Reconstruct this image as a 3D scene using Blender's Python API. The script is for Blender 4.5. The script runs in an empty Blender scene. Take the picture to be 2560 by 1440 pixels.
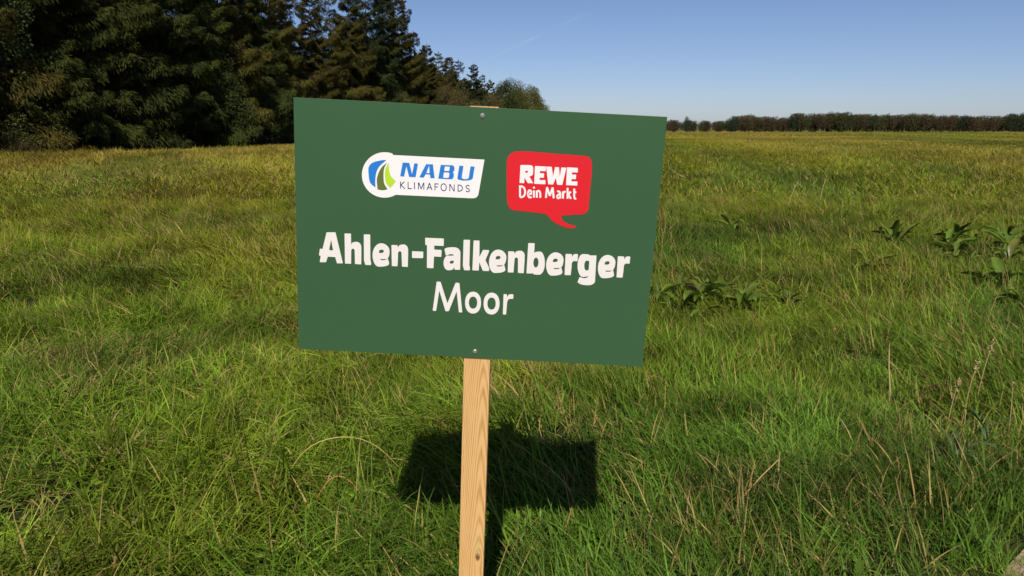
import bpy, math, random
import numpy as np
from mathutils import Matrix, Vector, Euler
from mathutils.geometry import tessellate_polygon

R = math.radians
rng = np.random.default_rng(11)
random.seed(5)
scene = bpy.context.scene
COL = scene.collection

# ------------------------------------------------------------------ camera, sky, sun, exposure
EYE = 1.47
cam_data = bpy.data.cameras.new('camera')
cam = bpy.data.objects.new('camera', cam_data)
COL.objects.link(cam)
cam.location = (0, 0, EYE)
cam.rotation_euler = (R(90 - 12.28), 0, 0)
cam_data.sensor_fit = 'HORIZONTAL'
cam_data.angle = R(70)
cam_data.clip_start = 0.05
cam_data.clip_end = 4000
scene.camera = cam

SUN_EL, SUN_AZ = 44.0, 1.7           # the sun stands behind the camera; shadows run away, a little to the right
sun_dir = Vector((-math.sin(R(SUN_AZ)) * math.cos(R(SUN_EL)), -math.cos(R(SUN_AZ)) * math.cos(R(SUN_EL)), math.sin(R(SUN_EL))))
world = bpy.data.worlds.new('World')
scene.world = world
world.use_nodes = True
wn = world.node_tree
sky = wn.nodes.new('ShaderNodeTexSky')
sky.sky_type = 'NISHITA'
sky.sun_disc = False
sky.sun_elevation = R(SUN_EL)
sky.sun_rotation = R(180 + SUN_AZ)
sky.air_density = 0.75
sky.dust_density = 0.5
sky.ozone_density = 5.0
wn.nodes['Background'].inputs['Strength'].default_value = 0.080
wb = wn.nodes.new('ShaderNodeMix'); wb.data_type = 'RGBA'; wb.blend_type = 'MULTIPLY'      # white balance of the sky
wb.inputs['Factor'].default_value = 1.0; wb.inputs['B'].default_value = (1.07, 0.98, 1.03, 1)
wn.links.new(sky.outputs[0], wb.inputs['A'])
def sky_ray(px, py):
    f = 1828.0; c, s = math.cos(R(12.28)), math.sin(R(12.28)); u, v = (px - 1280) / f, (720 - py) / f
    return Vector((u, c + v * s, v * c - s)).normalized()
d1, d2 = sky_ray(1225, 146), sky_ray(1480, 26)                       # one faint, broken vapour trail high over the wood
nrm_, tan_ = d1.cross(d2).normalized(), (d2 - d1).normalized()
def vmath(op, a, b=None):
    q = wn.nodes.new('ShaderNodeVectorMath'); q.operation = op
    wn.links.new(a, q.inputs[0])
    if b is not None: q.inputs[1].default_value = b
    return q.outputs['Value']
def smath(op, a, b=None, clamp=False):
    q = wn.nodes.new('ShaderNodeMath'); q.operation = op; q.use_clamp = clamp
    for i, v in enumerate((a, b)):
        if v is None: continue
        if isinstance(v, (int, float)): q.inputs[i].default_value = v
        else: wn.links.new(v, q.inputs[i])
    return q.outputs[0]
wtc = wn.nodes.new('ShaderNodeTexCoord')
across = smath('ABSOLUTE', vmath('DOT_PRODUCT', wtc.outputs['Generated'], tuple(nrm_)))
along_ = vmath('DOT_PRODUCT', wtc.outputs['Generated'], tuple(tan_))
ahead = smath('GREATER_THAN', vmath('DOT_PRODUCT', wtc.outputs['Generated'], tuple(d1)), 0.5)
wisp = wn.nodes.new('ShaderNodeTexNoise'); wisp.inputs['Scale'].default_value = 26; wisp.inputs['Detail'].default_value = 3
wn.links.new(wtc.outputs['Generated'], wisp.inputs['Vector'])
mid_, half_ = 0.5 * (d1.dot(tan_) + d2.dot(tan_)), 0.5 * (d2 - d1).length
ends = smath('MULTIPLY', smath('SUBTRACT', 1.0, smath('DIVIDE', smath('ABSOLUTE', smath('SUBTRACT', along_, mid_)), half_), True), 3.0, True)
line = smath('SUBTRACT', 1.0, smath('DIVIDE', across, 0.0026), True)
trail = smath('MULTIPLY', smath('MULTIPLY', line, ends), smath('MULTIPLY', ahead, smath('MULTIPLY', smath('SUBTRACT', wisp.outputs['Fac'], 0.36, True), 0.5)))
tm = wn.nodes.new('ShaderNodeMix'); tm.data_type = 'RGBA'; tm.inputs['B'].default_value = (7.5, 8.0, 8.6, 1)
wn.links.new(trail, tm.inputs['Factor']); wn.links.new(wb.outputs['Result'], tm.inputs['A'])
wn.links.new(tm.outputs['Result'], wn.nodes['Background'].inputs['Color'])

sd = bpy.data.lights.new('sun', 'SUN')
sd.energy = 4.8
sd.angle = R(0.53)
sd.color = (1.0, 0.94, 0.84)
sun = bpy.data.objects.new('sun', sd)
COL.objects.link(sun)
sun.rotation_euler = sun_dir.to_track_quat('Z', 'Y').to_euler()

scene.view_settings.view_transform = 'Standard'
scene.view_settings.look = 'None'
scene.view_settings.exposure = 0.15
scene.view_settings.gamma = 1.0
scene.view_settings.use_curve_mapping = False
scene.cycles.max_bounces = 6
scene.cycles.transparent_max_bounces = 4

# ------------------------------------------------------------------ helpers
def obj(name, mesh, mat=None, parent=None, loc=None):
    o = bpy.data.objects.new(name, mesh)
    COL.objects.link(o)
    if mat is not None and len(mesh.materials) == 0:
        mesh.materials.append(mat)
    if parent is not None:
        o.parent = parent
    if loc is not None:
        o.location = loc
    return o

def tag(o, label=None, cat=None, group=None, kind=None):
    if label: o['label'] = label
    if cat: o['category'] = cat
    if group: o['group'] = group
    if kind: o['kind'] = kind
    return o

def thing(name, label, cat, loc, rz=0.0, group=None):
    o = bpy.data.objects.new(name, None)
    o.empty_display_size = 0.2
    COL.objects.link(o)
    o.location = loc
    o.rotation_euler = (0, 0, rz)
    return tag(o, label, cat, group)

def dup(root, loc, rz, scale, label, group, mats=None):
    r = root.copy(); COL.objects.link(r)
    r.location = loc; r.rotation_euler = (0, 0, rz); r.scale = scale
    r['label'] = label
    if group: r['group'] = group
    elif 'group' in r: del r['group']
    for ch in list(root.children):
        c = ch.copy(); COL.objects.link(c); c.parent = r
        if mats and c.name.split('.')[0] in mats:
            c.material_slots[0].link = 'OBJECT'
            c.material_slots[0].material = mats[c.name.split('.')[0]]
    return r

def arr_mesh(name, verts, quads=None, tris=None, smooth=False, attrs=None):
    verts = np.asarray(verts, np.float32).reshape(-1, 3)
    faces = []
    nq = 0 if quads is None else len(quads)
    nt = 0 if tris is None else len(tris)
    me = bpy.data.meshes.new(name)
    me.vertices.add(len(verts))
    me.vertices.foreach_set('co', verts.ravel())
    loops = np.concatenate([np.asarray(a, np.int32).ravel() for a in (quads, tris) if a is not None and len(a)])
    me.loops.add(len(loops))
    me.loops.foreach_set('vertex_index', loops)
    starts = np.concatenate([np.arange(nq) * 4, nq * 4 + np.arange(nt) * 3]).astype(np.int32)
    me.polygons.add(nq + nt)
    me.polygons.foreach_set('loop_start', starts)
    me.polygons.foreach_set('use_smooth', np.full(nq + nt, smooth))
    for k, v in (attrs or {}).items():
        v = np.asarray(v, np.float32)
        if v.ndim == 1:
            a = me.attributes.new(k, 'FLOAT', 'POINT'); a.data.foreach_set('value', v)
        else:
            a = me.attributes.new(k, 'FLOAT_COLOR', 'POINT')
            c = np.ones((len(v), 4), np.float32); c[:, :3] = v
            a.data.foreach_set('color', c.ravel())
    me.update(calc_edges=True)
    me.validate()
    return me

def hash2(ix, iy, s):
    h = (ix.astype(np.int64) * 374761393 + iy.astype(np.int64) * 668265263 + s * 1442695041) & 0x7fffffff
    h = ((h ^ (h >> 13)) * 1274126177) & 0x7fffffff
    return ((h ^ (h >> 16)) & 0xffff) / 65535.0

def vnoise(x, y, s=0):
    x = np.asarray(x, float); y = np.asarray(y, float)
    ix = np.floor(x); iy = np.floor(y); fx = x - ix; fy = y - iy
    fx = fx * fx * (3 - 2 * fx); fy = fy * fy * (3 - 2 * fy)
    a = hash2(ix, iy, s); b = hash2(ix + 1, iy, s); c = hash2(ix, iy + 1, s); d = hash2(ix + 1, iy + 1, s)
    return (a * (1 - fx) + b * fx) * (1 - fy) + (c * (1 - fx) + d * fx) * fy

def fbm(x, y, s=0, o=3):
    t = 0; a = 0.5; n = 0
    for k in range(o):
        t = t + a * vnoise(x * 2 ** k, y * 2 ** k, s + k * 17); n += a; a *= 0.5
    return t / n

def height(x, y):
    x = np.asarray(x, float); y = np.asarray(y, float)
    near = np.exp(-((x / 6) ** 2 + ((y - 2) / 6) ** 2))
    h = (fbm(x / 0.62, y / 0.70, 5, 2) - 0.5) * 0.20 * np.clip(1.1 - np.hypot(x, y) / 60, 0, 1) + (fbm(x / 1.9, y / 2.2, 3) - 0.5) * 0.12 + (fbm(x / 6, y / 6, 9, 2) - 0.5) * 0.22 * (1 - 0.8 * near)
    d = np.hypot(x, y)
    bank = 0.17 * np.exp(-((y - 3.45) / 0.36) ** 2 - ((x + 0.12) / 0.55) ** 2) - 0.05 * np.exp(-((y - 2.5) / 0.3) ** 2 - ((x - 0.05) / 0.7) ** 2)
    return h * np.clip(1.15 - d / 120, 0, 1) + bank          # bank: the tussock the sign's shadow falls on

def nodes_of(name):
    m = bpy.data.materials.new(name); m.use_nodes = True
    return m, m.node_tree.nodes, m.node_tree.links

def plain(name, col, rough=0.6, spec=0.3, metal=0.0):
    m, n, l = nodes_of(name)
    b = n['Principled BSDF']
    b.inputs['Base Color'].default_value = (*col, 1)
    b.inputs['Roughness'].default_value = rough
    b.inputs['Specular IOR Level'].default_value = spec
    b.inputs['Metallic'].default_value = metal
    return m

def leafy(name, col, col2, trans=0.3, rough=0.55, spec=0.25, noise=2.0, objvar=0.12, hue=0.022):
    """leaf or needle material: two tones mixed by noise over the crown, each copy a little different"""
    m, n, l = nodes_of(name)
    out = n['Material Output']; b = n['Principled BSDF']
    tc = n.new('ShaderNodeTexCoord'); nz = n.new('ShaderNodeTexNoise'); nz.inputs['Scale'].default_value = noise
    nz.inputs['Detail'].default_value = 4
    l.new(tc.outputs['Object'], nz.inputs['Vector'])
    rmp = n.new('ShaderNodeMapRange'); rmp.inputs[1].default_value = 0.35; rmp.inputs[2].default_value = 0.65
    l.new(nz.outputs['Fac'], rmp.inputs[0])
    mx = n.new('ShaderNodeMix'); mx.data_type = 'RGBA'
    mx.inputs['A'].default_value = (*col, 1); mx.inputs['B'].default_value = (*col2, 1)
    l.new(rmp.outputs[0], mx.inputs['Factor'])
    oi = n.new('ShaderNodeObjectInfo')
    hs = n.new('ShaderNodeHueSaturation')
    r2 = n.new('ShaderNodeMapRange'); r2.inputs[3].default_value = 0.5 - hue; r2.inputs[4].default_value = 0.5 + hue * .6
    l.new(oi.outputs['Random'], r2.inputs[0]); l.new(r2.outputs[0], hs.inputs['Hue'])
    r3 = n.new('ShaderNodeMapRange'); r3.inputs[3].default_value = 1 - objvar * 2; r3.inputs[4].default_value = 1 + objvar
    l.new(oi.outputs['Random'], r3.inputs[0]); l.new(r3.outputs[0], hs.inputs['Value'])
    l.new(mx.outputs['Result'], hs.inputs['Color'])
    l.new(hs.outputs[0], b.inputs['Base Color'])
    b.inputs['Roughness'].default_value = rough
    b.inputs['Specular IOR Level'].default_value = spec
    tr = n.new('ShaderNodeBsdfTranslucent'); l.new(hs.outputs[0], tr.inputs['Color'])
    ms = n.new('ShaderNodeMixShader'); ms.inputs[0].default_value = trans
    l.new(b.outputs[0], ms.inputs[1]); l.new(tr.outputs[0], ms.inputs[2]); l.new(ms.outputs[0], out.inputs['Surface'])
    return m

def bark(name, c1, c2):
    m, n, l = nodes_of(name)
    tc = n.new('ShaderNodeTexCoord'); mp = n.new('ShaderNodeMapping'); mp.inputs['Scale'].default_value = (14, 14, 3)
    nz = n.new('ShaderNodeTexNoise'); nz.inputs['Detail'].default_value = 5
    cr = n.new('ShaderNodeValToRGB'); cr.color_ramp.elements[0].color = (*c1, 1); cr.color_ramp.elements[1].color = (*c2, 1)
    cr.color_ramp.elements[0].position = 0.35; cr.color_ramp.elements[1].position = 0.7
    l.new(tc.outputs['Object'], mp.inputs[0]); l.new(mp.outputs[0], nz.inputs['Vector']); l.new(nz.outputs['Fac'], cr.inputs[0])
    l.new(cr.outputs[0], n['Principled BSDF'].inputs['Base Color'])
    n['Principled BSDF'].inputs['Roughness'].default_value = 0.9
    bp = n.new('ShaderNodeBump'); bp.inputs['Distance'].default_value = 0.02
    l.new(nz.outputs['Fac'], bp.inputs['Height']); l.new(bp.outputs[0], n['Principled BSDF'].inputs['Normal'])
    return m

# ------------------------------------------------------------------ ground
EDGE_P, EDGE_K = (-26.4, 38.2), 0.1855      # foot of the forest edge: x = p + k (y - q)
def edge_x(y): return EDGE_P[0] + EDGE_K * (np.asarray(y, float) - EDGE_P[1])
def path_y(x):                               # near edge of the meadow; the sandy path lies on the camera's side of it
    x = np.asarray(x, float)
    return 1.62 + 0.13 * np.maximum(x, -1) + 0.9 * np.clip(x - 1.20, 0, 0.72) + (fbm(x * 2.2 + 5, x * 0 + 1, 31) - 0.5) * 0.22

def field_colour(x, y):
    """living colour of the sward: fresh green by the path, olive and straw farther out, in patches, plus painted shade of hollows"""
    x = np.asarray(x, float); y = np.asarray(y, float)
    d = np.hypot(x, y)
    far = np.clip((np.log(np.maximum(d, 1)) - math.log(4.5)) / (math.log(45) - math.log(4.5)), 0, 1)
    sc = 1 + 0.10 * d
    n1 = fbm(x / (1.1 * sc ** 0.7) + 3, y / (1.6 * sc) + 7, 21); n2 = fbm(x / (2.8 * sc ** .8), y / (4.0 * sc) - 4, 47)
    fresh = np.array([0.126, 0.198, 0.014]); blue = np.array([0.080, 0.172, 0.022]); olive = np.array([0.190, 0.196, 0.013]); straw = np.array([0.290, 0.215, 0.036]); dark = np.array([0.050, 0.082, 0.011])
    right = np.clip((x / np.maximum(y, 1) + 0.3) * 1.2, 0, 1)
    wb = np.clip((1 - far) * (0.25 + 0.75 * right) * 1.3 * np.clip(n2 * 2 - .35, 0, 1), 0, 1)
    wo = np.clip(far * 0.80 + (n1 - 0.5) * 1.5 + 0.10 * (1 - right), 0, 1)
    ws = np.clip(far * 0.40 + 0.16 * np.clip((d - 25) / 60, 0, 1) + (n2 - 0.55) * 2.2 - 0.04, 0, 0.8) * np.clip(far * 2 + .15, 0, 1)
    wd = np.clip((0.45 - n1) * 4.0, 0, 0.8) * (1 - far * 0.55)
    for px_, py_, rx, ry, k in ((3.7, 10.2, 1.5, 1.0, .9), (5.6, 9.0, 1.3, 1.0, .8), (4.6, 11.4, 1.2, .8, .6), (-4.5, 11.4, 1.4, 1.2, .8), (-4.4, 7.2, 1.0, .8, .7), (-2.85, 4.5, .45, .35, .9), (2.0, 3.05, .5, .4, .8), (2.4, 6.9, 1.2, .5, .5), (-1.6, 5.2, .8, .35, .5)):
        wd = np.maximum(wd, k * np.exp(-((x - px_) / rx) ** 2 - ((y - py_) / ry) ** 2))      # dark weed patches, and the shade of grass hollows painted in
    c = fresh + (blue - fresh) * wb[..., None]
    c = c + (olive - c) * wo[..., None]
    c = c + (straw - c) * ws[..., None]
    c = c + (dark - c) * wd[..., None]
    return c

def build_ground():
    rad = np.concatenate([[0], np.geomspace(0.5, 2500, 120)])
    A = 144
    th = np.linspace(0, 2 * np.pi, A, endpoint=False)
    rr, tt = np.meshgrid(rad[1:], th, indexing='ij')
    X = np.concatenate([[0], (rr * np.cos(tt)).ravel()]); Y = np.concatenate([[0], (rr * np.sin(tt)).ravel()])
    Z = height(X, Y) - 0.05
    d = np.hypot(X, Y)
    far = np.clip((d - 30) / 120, 0, 1)[:, None]
    thatch = np.array([0.030, 0.034, 0.011])
    c = thatch * (1 - far) + field_colour(X, Y) * 0.62 * far
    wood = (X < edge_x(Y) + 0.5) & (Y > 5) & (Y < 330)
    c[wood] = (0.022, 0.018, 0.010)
    nr = len(rad) - 1
    i = np.arange(nr - 1)[:, None] * A; j = np.arange(A)[None]; k = (j + 1) % A
    q = np.stack([1 + i + j, 1 + i + A + j, 1 + i + A + k, 1 + i + k], -1).reshape(-1, 4)
    t = np.stack([np.zeros(A, int), 1 + np.arange(A), 1 + (np.arange(A) + 1) % A], -1)
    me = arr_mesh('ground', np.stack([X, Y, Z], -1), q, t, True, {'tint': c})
    m, n, l = nodes_of('meadow_soil')
    at = n.new('ShaderNodeAttribute'); at.attribute_name = 'tint'
    tc = n.new('ShaderNodeTexCoord'); nz = n.new('ShaderNodeTexNoise'); nz.inputs['Scale'].default_value = 9; nz.inputs['Detail'].default_value = 8
    l.new(tc.outputs['Object'], nz.inputs['Vector'])
    mx = n.new('ShaderNodeMix'); mx.data_type = 'RGBA'; mx.blend_type = 'MULTIPLY'; mx.inputs['Factor'].default_value = 0.6
    l.new(at.outputs['Color'], mx.inputs['A']); l.new(nz.outputs['Fac'], mx.inputs['B'])
    gn = n.new('ShaderNodeMix'); gn.data_type = 'RGBA'; gn.blend_type = 'MULTIPLY'; gn.inputs['Factor'].default_value = 1
    gn.inputs['B'].default_value = (1.4, 1.4, 1.4, 1); l.new(mx.outputs['Result'], gn.inputs['A'])
    l.new(gn.outputs['Result'], n['Principled BSDF'].inputs['Base Color'])
    n['Principled BSDF'].inputs['Roughness'].default_value = 0.95; n['Principled BSDF'].inputs['Specular IOR Level'].default_value = 0.05
    bp = n.new('ShaderNodeBump'); bp.inputs['Distance'].default_value = 0.03; l.new(nz.outputs['Fac'], bp.inputs['Height']); l.new(bp.outputs[0], n['Principled BSDF'].inputs['Normal'])
    tag(obj('ground', me, m), 'flat meadow ground under the grass, running to the horizon', None, None, 'structure')

    xs = np.linspace(-6, 6, 90)
    V = []; nrow = 24
    for x in xs:
        y1 = float(path_y(x))
        for k2 in range(nrow):
            y = -4 + (y1 + 4) * (k2 / (nrow - 1)) ** 0.6
            V.append((x, y, float(height(x, y)) + 0.02 + (vnoise(x * 9, y * 9, 5) - .5) * 0.012 - 0.05 * max(0, (k2 - nrow + 2) / 1)))
    Q = [(a * nrow + b, (a + 1) * nrow + b, (a + 1) * nrow + b + 1, a * nrow + b + 1) for a in range(len(xs) - 1) for b in range(nrow - 1)]
    me = arr_mesh('sandy_path', V, Q, None, True)
    m, n, l = nodes_of('pale_sand')
    tc = n.new('ShaderNodeTexCoord'); nz = n.new('ShaderNodeTexNoise'); nz.inputs['Scale'].default_value = 38; nz.inputs['Detail'].default_value = 9; nz.inputs['Roughness'].default_value = .7
    l.new(tc.outputs['Object'], nz.inputs['Vector'])
    cr = n.new('ShaderNodeValToRGB'); cr.color_ramp.elements[0].color = (0.24, 0.145, 0.075, 1); cr.color_ramp.elements[1].color = (0.55, 0.41, 0.26, 1)
    cr.color_ramp.elements[0].position = 0.3; cr.color_ramp.elements[1].position = 0.62
    l.new(nz.outputs['Fac'], cr.inputs[0]); l.new(cr.outputs[0], n['Principled BSDF'].inputs['Base Color'])
    n['Principled BSDF'].inputs['Roughness'].default_value = 0.95
    bp = n.new('ShaderNodeBump'); bp.inputs['Distance'].default_value = 0.015; l.new(nz.outputs['Fac'], bp.inputs['Height']); l.new(bp.outputs[0], n['Principled BSDF'].inputs['Normal'])
    tag(obj('sandy_path', me, m), 'bare sandy strip of path at the edge of the meadow', None, None, 'structure')
build_ground()

# ------------------------------------------------------------------ spruces and broadleaf trees
M_BARK = bark('spruce_bark', (0.05, 0.032, 0.02), (0.13, 0.085, 0.05))
M_BARK_PALE = bark('pale_bark', (0.10, 0.075, 0.05), (0.24, 0.19, 0.14))
M_SPRUCE = leafy('spruce_needles', (0.058, 0.064, 0.013), (0.028, 0.036, 0.010), 0.12, 0.6, 0.05, 0.9)
M_SPRUCE_OLIVE = leafy('olive_needles', (0.100, 0.090, 0.017), (0.048, 0.052, 0.012), 0.15, 0.6, 0.05, 0.9)
M_SPRUCE_BLUE = leafy('bluish_needles', (0.040, 0.050, 0.014), (0.023, 0.032, 0.010), 0.10, 0.6, 0.05, 0.9)
M_SPRUCE_BROWN = leafy('brown_needles', (0.105, 0.080, 0.026), (0.060, 0.056, 0.018), 0.15, 0.7, 0.05, 0.9)
M_LEAF_DARK = leafy('dark_leaves', (0.036, 0.054, 0.014), (0.060, 0.072, 0.016), 0.22, 0.55, 0.15, 0.8)
M_LEAF_LIGHT = leafy('light_leaves', (0.115, 0.116, 0.022), (0.078, 0.086, 0.018), 0.28, 0.45, 0.3, 0.8)
M_LEAF_BROWN = leafy('autumn_leaves', (0.112, 0.082, 0.028), (0.080, 0.074, 0.022), 0.25, 0.6, 0.2, 0.8)
M_FAR_GREEN = leafy('far_green_leaves', (0.076, 0.076, 0.026), (0.054, 0.056, 0.022), 0.2, 0.7, 0.1, 0.5)
M_FAR_BROWN = leafy('far_brown_leaves', (0.096, 0.070, 0.034), (0.068, 0.052, 0.026), 0.2, 0.7, 0.1, 0.5)
M_FAR_DARK = leafy('far_dark_leaves', (0.034, 0.050, 0.022), (0.024, 0.038, 0.018), 0.15, 0.7, 0.1, 0.5)

def tube(pts, rads, sides=7):
    pts = np.asarray(pts, float); n = len(pts)
    V = []; 
    for i in range(n):
        d = pts[min(i + 1, n - 1)] - pts[max(i - 1, 0)]; d /= np.linalg.norm(d) + 1e-9
        a = np.cross(d, (0.3, 1, 0.2)); a /= np.linalg.norm(a) + 1e-9; b = np.cross(d, a)
        for k in range(sides):
            t = 2 * math.pi * k / sides
            V.append(pts[i] + rads[i] * (math.cos(t) * a + math.sin(t) * b))
    Q = [(i * sides + k, i * sides + (k + 1) % sides, (i + 1) * sides + (k + 1) % sides, (i + 1) * sides + k) for i in range(n - 1) for k in range(sides)]
    return np.array(V), np.array(Q)

def join_parts(parts):
    V = []; Q = []; o = 0
    for v, q in parts:
        V.append(v); Q.append(np.asarray(q) + o); o += len(v)
    return np.concatenate(V), np.concatenate(Q)

def cards(P, D, N, ln, wd):
    """narrow leaf-shaped quads: P base, D direction, N sideways"""
    s = N * wd[:, None] * 0.5; e = D * ln[:, None]
    V = np.stack([P, P + e * 0.45 + s, P + e, P + e * 0.45 - s], 1).reshape(-1, 3)
    return V, np.arange(len(P) * 4).reshape(-1, 4)

def unit(v): return v / (np.linalg.norm(v, axis=-1, keepdims=True) + 1e-9)

def spruce_meshes(seed, H=15.0, base=0.9, spread=0.27, dens=1.0, sparse=0.0):
    g = np.random.default_rng(seed)
    tr = [(0, 0, -0.3)] + [(g.normal(0, .04) * z ** .5 * .3, g.normal(0, .04) * z ** .5 * .3, z) for z in np.linspace(0.5, H, 12)]
    trunk = [tube(tr, [0.24] + list(np.linspace(0.20, 0.012, 12)), 8)]
    Ps, Ds, Ns, Ls, Ws = [], [], [], [], []
    z = base
    while z < H - 0.15:
        f = (H - z) / H
        nb = 5 if f > 0.25 else 4
        a0 = g.uniform(0, 6.28)
        for b in range(nb):
            if g.random() < 0.10 + sparse * 0.5: continue
            az = a0 + b * 6.283 / nb + g.normal(0, .28)
            L = (0.28 + spread * (H - z) ** 0.72 * 1.85) * g.uniform(0.5, 1.2)
            if g.random() < .1: L *= 1.25
            L = min(L, 4.2)
            z0 = z + g.normal(0, .12)
            out = np.array([math.cos(az), math.sin(az), 0]); lat = np.array([-out[1], out[0], 0])
            rise = 0.55 * (1 - f) ** 1.5 + g.normal(0, .05) + 0.05
            droop = (0.10 + 0.42 * f) * g.uniform(.6, 1.35)
            tip = 0.30 * g.uniform(.4, 1.3)
            def axis(t):
                return out[None] * (L * t)[:, None] + np.array([0, 0, z0])[None] + np.array([0, 0, 1.])[None] * (L * (rise * t - droop * t ** 1.4 + tip * np.clip(t - .45, 0, 1) ** 1.6))[:, None]
            tt = np.linspace(0, 1, 6)
            if L > 1.0:
                trunk.append(tube(axis(tt * .75), np.linspace(0.008 + L * .006, 0.004, 6), 4))
            n = int(L * 360 * dens * (1 - .6 * sparse) + 18)
            t = np.clip(g.beta(1.7, 1.15, n), 0.08, 1.0)
            w = 0.38 * L * (1 - t) ** 0.7 + 0.12
            s = g.uniform(-1, 1, n); s = np.sign(s) * np.abs(s) ** .8
            hang = (np.abs(s) * w) ** 1.2 * (0.5 + 0.8 * f) + g.random(n) ** 2 * 0.60 * f
            P = axis(t) + lat[None] * (s * w)[:, None] + out[None] * (np.abs(s) * w * 0.45)[:, None]
            P[:, 2] -= hang
            P += g.normal(0, .03, P.shape)
            down = g.uniform(0.1, 1.0, n) * (0.4 + f) + hang
            D = out[None] * (0.9 + 0 * t)[:, None] + lat[None] * (s * 1.1)[:, None] + g.normal(0, .30, (n, 3))
            D[:, 2] -= down * 1.15
            D = unit(D)
            N = unit(np.cross(D, g.normal(0, 1, (n, 3)) * np.array([.6, .6, 1.6])))
            Ps.append(P); Ds.append(D); Ns.append(N)
            Ls.append(g.uniform(.16, .38, n) * (0.85 + 0.35 * f)); Ws.append(g.uniform(.030, .058, n))
        z += g.uniform(0.40, 0.86) * (0.66 + 0.5 * f)
    n = 40
    zt = H - g.random(n) ** 1.4 * 0.9
    Ps.append(np.stack([g.normal(0, .02, n), g.normal(0, .02, n), zt], -1)); D = g.normal(0, .6, (n, 3)); D[:, 2] = np.abs(D[:, 2]) + .9
    D = unit(D); Ds.append(D); Ns.append(unit(np.cross(D, g.normal(0, 1, (n, 3))))); Ls.append(g.uniform(.12, .3, n)); Ws.append(g.uniform(.04, .06, n))
    P, D, N = map(np.concatenate, (Ps, Ds, Ns)); L, W = np.concatenate(Ls), np.concatenate(Ws)
    V, Q = cards(P, D, N, L, W)
    tv, tq = join_parts(trunk)
    return arr_mesh('spruce_trunk', tv, tq, None, True), arr_mesh('spruce_crown', V, Q)

def broadleaf_meshes(seed, H, Rx, base, n_clump, per, leaf, trunk_r=0.12, upright=0.0):
    g = np.random.default_rng(seed)
    C = []; 
    while len(C) < n_clump:
        u = g.uniform(-1, 1, 3)
        if 0.30 < np.linalg.norm(u) < 1:
            zz = base + (H - base) * (u[2] * .5 + .5)
            k = 1 - 0.35 * max(0, u[2]) - .25 * max(0, -u[2])
            C.append((u[0] * Rx * k, u[1] * Rx * k, zz))
    C = np.array(C)
    cr = g.uniform(.6, 1.2, n_clump) * Rx * 0.36
    P, D, N, L, W = [], [], [], [], []
    for c, r in zip(C, cr):
        n = int(per * g.uniform(.6, 1.4))
        u = unit(g.normal(0, 1, (n, 3))); rad = r * g.random(n) ** .35
        p = c + u * rad[:, None] * np.array([1.05, 1.05, .85])
        d = unit(u * .5 + g.normal(0, .7, (n, 3)) + np.array([0, 0, -.25 + upright]))
        P.append(p); D.append(d); N.append(unit(np.cross(d, g.normal(0, 1, (n, 3)) * np.array([1, 1, .5]))))
        L.append(g.uniform(.7, 1.35, n) * leaf); W.append(g.uniform(.45, .75, n) * leaf)
    V, Q = cards(np.concatenate(P), np.concatenate(D), np.concatenate(N), np.concatenate(L), np.concatenate(W))
    top = (0, 0, H * .8)
    tr = [tube([(0, 0, -.2), (0, 0, base * .6 + .2), (g.normal(0, .1), g.normal(0, .1), H * .5), top], [trunk_r * 1.2, trunk_r, trunk_r * .6, trunk_r * .15], 7)]
    for c in C[:: max(1, n_clump // 14)]:
        z0 = max(base * .5, min(c[2] - .4 * np.hypot(c[0], c[1]), H * .7))
        tr.append(tube([(0, 0, z0), (c[0] * .5, c[1] * .5, (z0 + c[2]) / 2), tuple(c)], [trunk_r * .45, trunk_r * .3, trunk_r * .1], 5))
    tv, tq = join_parts(tr)
    return arr_mesh('leafy_trunk', tv, tq, None, True), arr_mesh('leafy_crown', V, Q)

def proto(name, cat, meshes, mcrown, mtrunk):
    r = thing(name, '', cat, (0, 0, 0))
    obj('trunk', meshes[0], mtrunk, r); obj('crown', meshes[1], mcrown, r)
    return r

SPR = [proto('spruce_tree', 'spruce', spruce_meshes(100 + k, H, b, s, dn, sp), M_SPRUCE, M_BARK)
       for k, (H, b, s, dn, sp) in enumerate([(15, 2.4, .31, 1.0, 0), (15, 3.0, .28, 1.05, 0), (15, 2.0, .34, 1.0, .05), (15, 3.2, .26, .8, .30), (15, 2.7, .30, 1.0, .05)])]
SPR_USED = [False] * len(SPR)
LEAF = [proto('leafy_tree', 'tree', broadleaf_meshes(200 + k, *a), M_LEAF_DARK, M_BARK)
        for k, a in enumerate([(7, 2.6, 0.4, 56, 330, .14), (6, 3.0, .2, 60, 330, .14), (8, 2.8, .6, 56, 330, .15)])]
LEAF_USED = [False] * len(LEAF)
BUSH = [proto('bush', 'bush', broadleaf_meshes(300 + k, *a), M_LEAF_LIGHT, M_BARK)
        for k, a in enumerate([(2.6, 1.5, .05, 34, 130, .10, .05), (1.9, 1.6, .05, 30, 130, .10, .04)])]
BUSH_USED = [False] * len(BUSH)

def place(protos, used, k, loc, rz, scale, label, group=None, crown=None, trunk=None):
    root = protos[k]
    if used[k] or crown or trunk:
        mats = {}
        if crown: mats['crown'] = crown
        if trunk: mats['trunk'] = trunk
        return dup(root, loc, rz, scale, label, group, mats)
    used[k] = True
    root.location = loc; root.rotation_euler = (0, 0, rz); root.scale = scale
    root['label'] = label
    if group: root['group'] = group
    return root

F_PX, CP = 1828.0, math.cos(R(12.28))
def y_at(px, off):
    """distance along the forest edge (set back by off metres) seen in a given direction"""
    k = (px - 1280) / F_PX * CP
    return (EDGE_P[0] - off - EDGE_K * EDGE_P[1]) / (k - EDGE_K)

WOOD = 'trees of the spruce wood'
def gz(x, y): return float(height(x, y)) - 0.05
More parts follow.
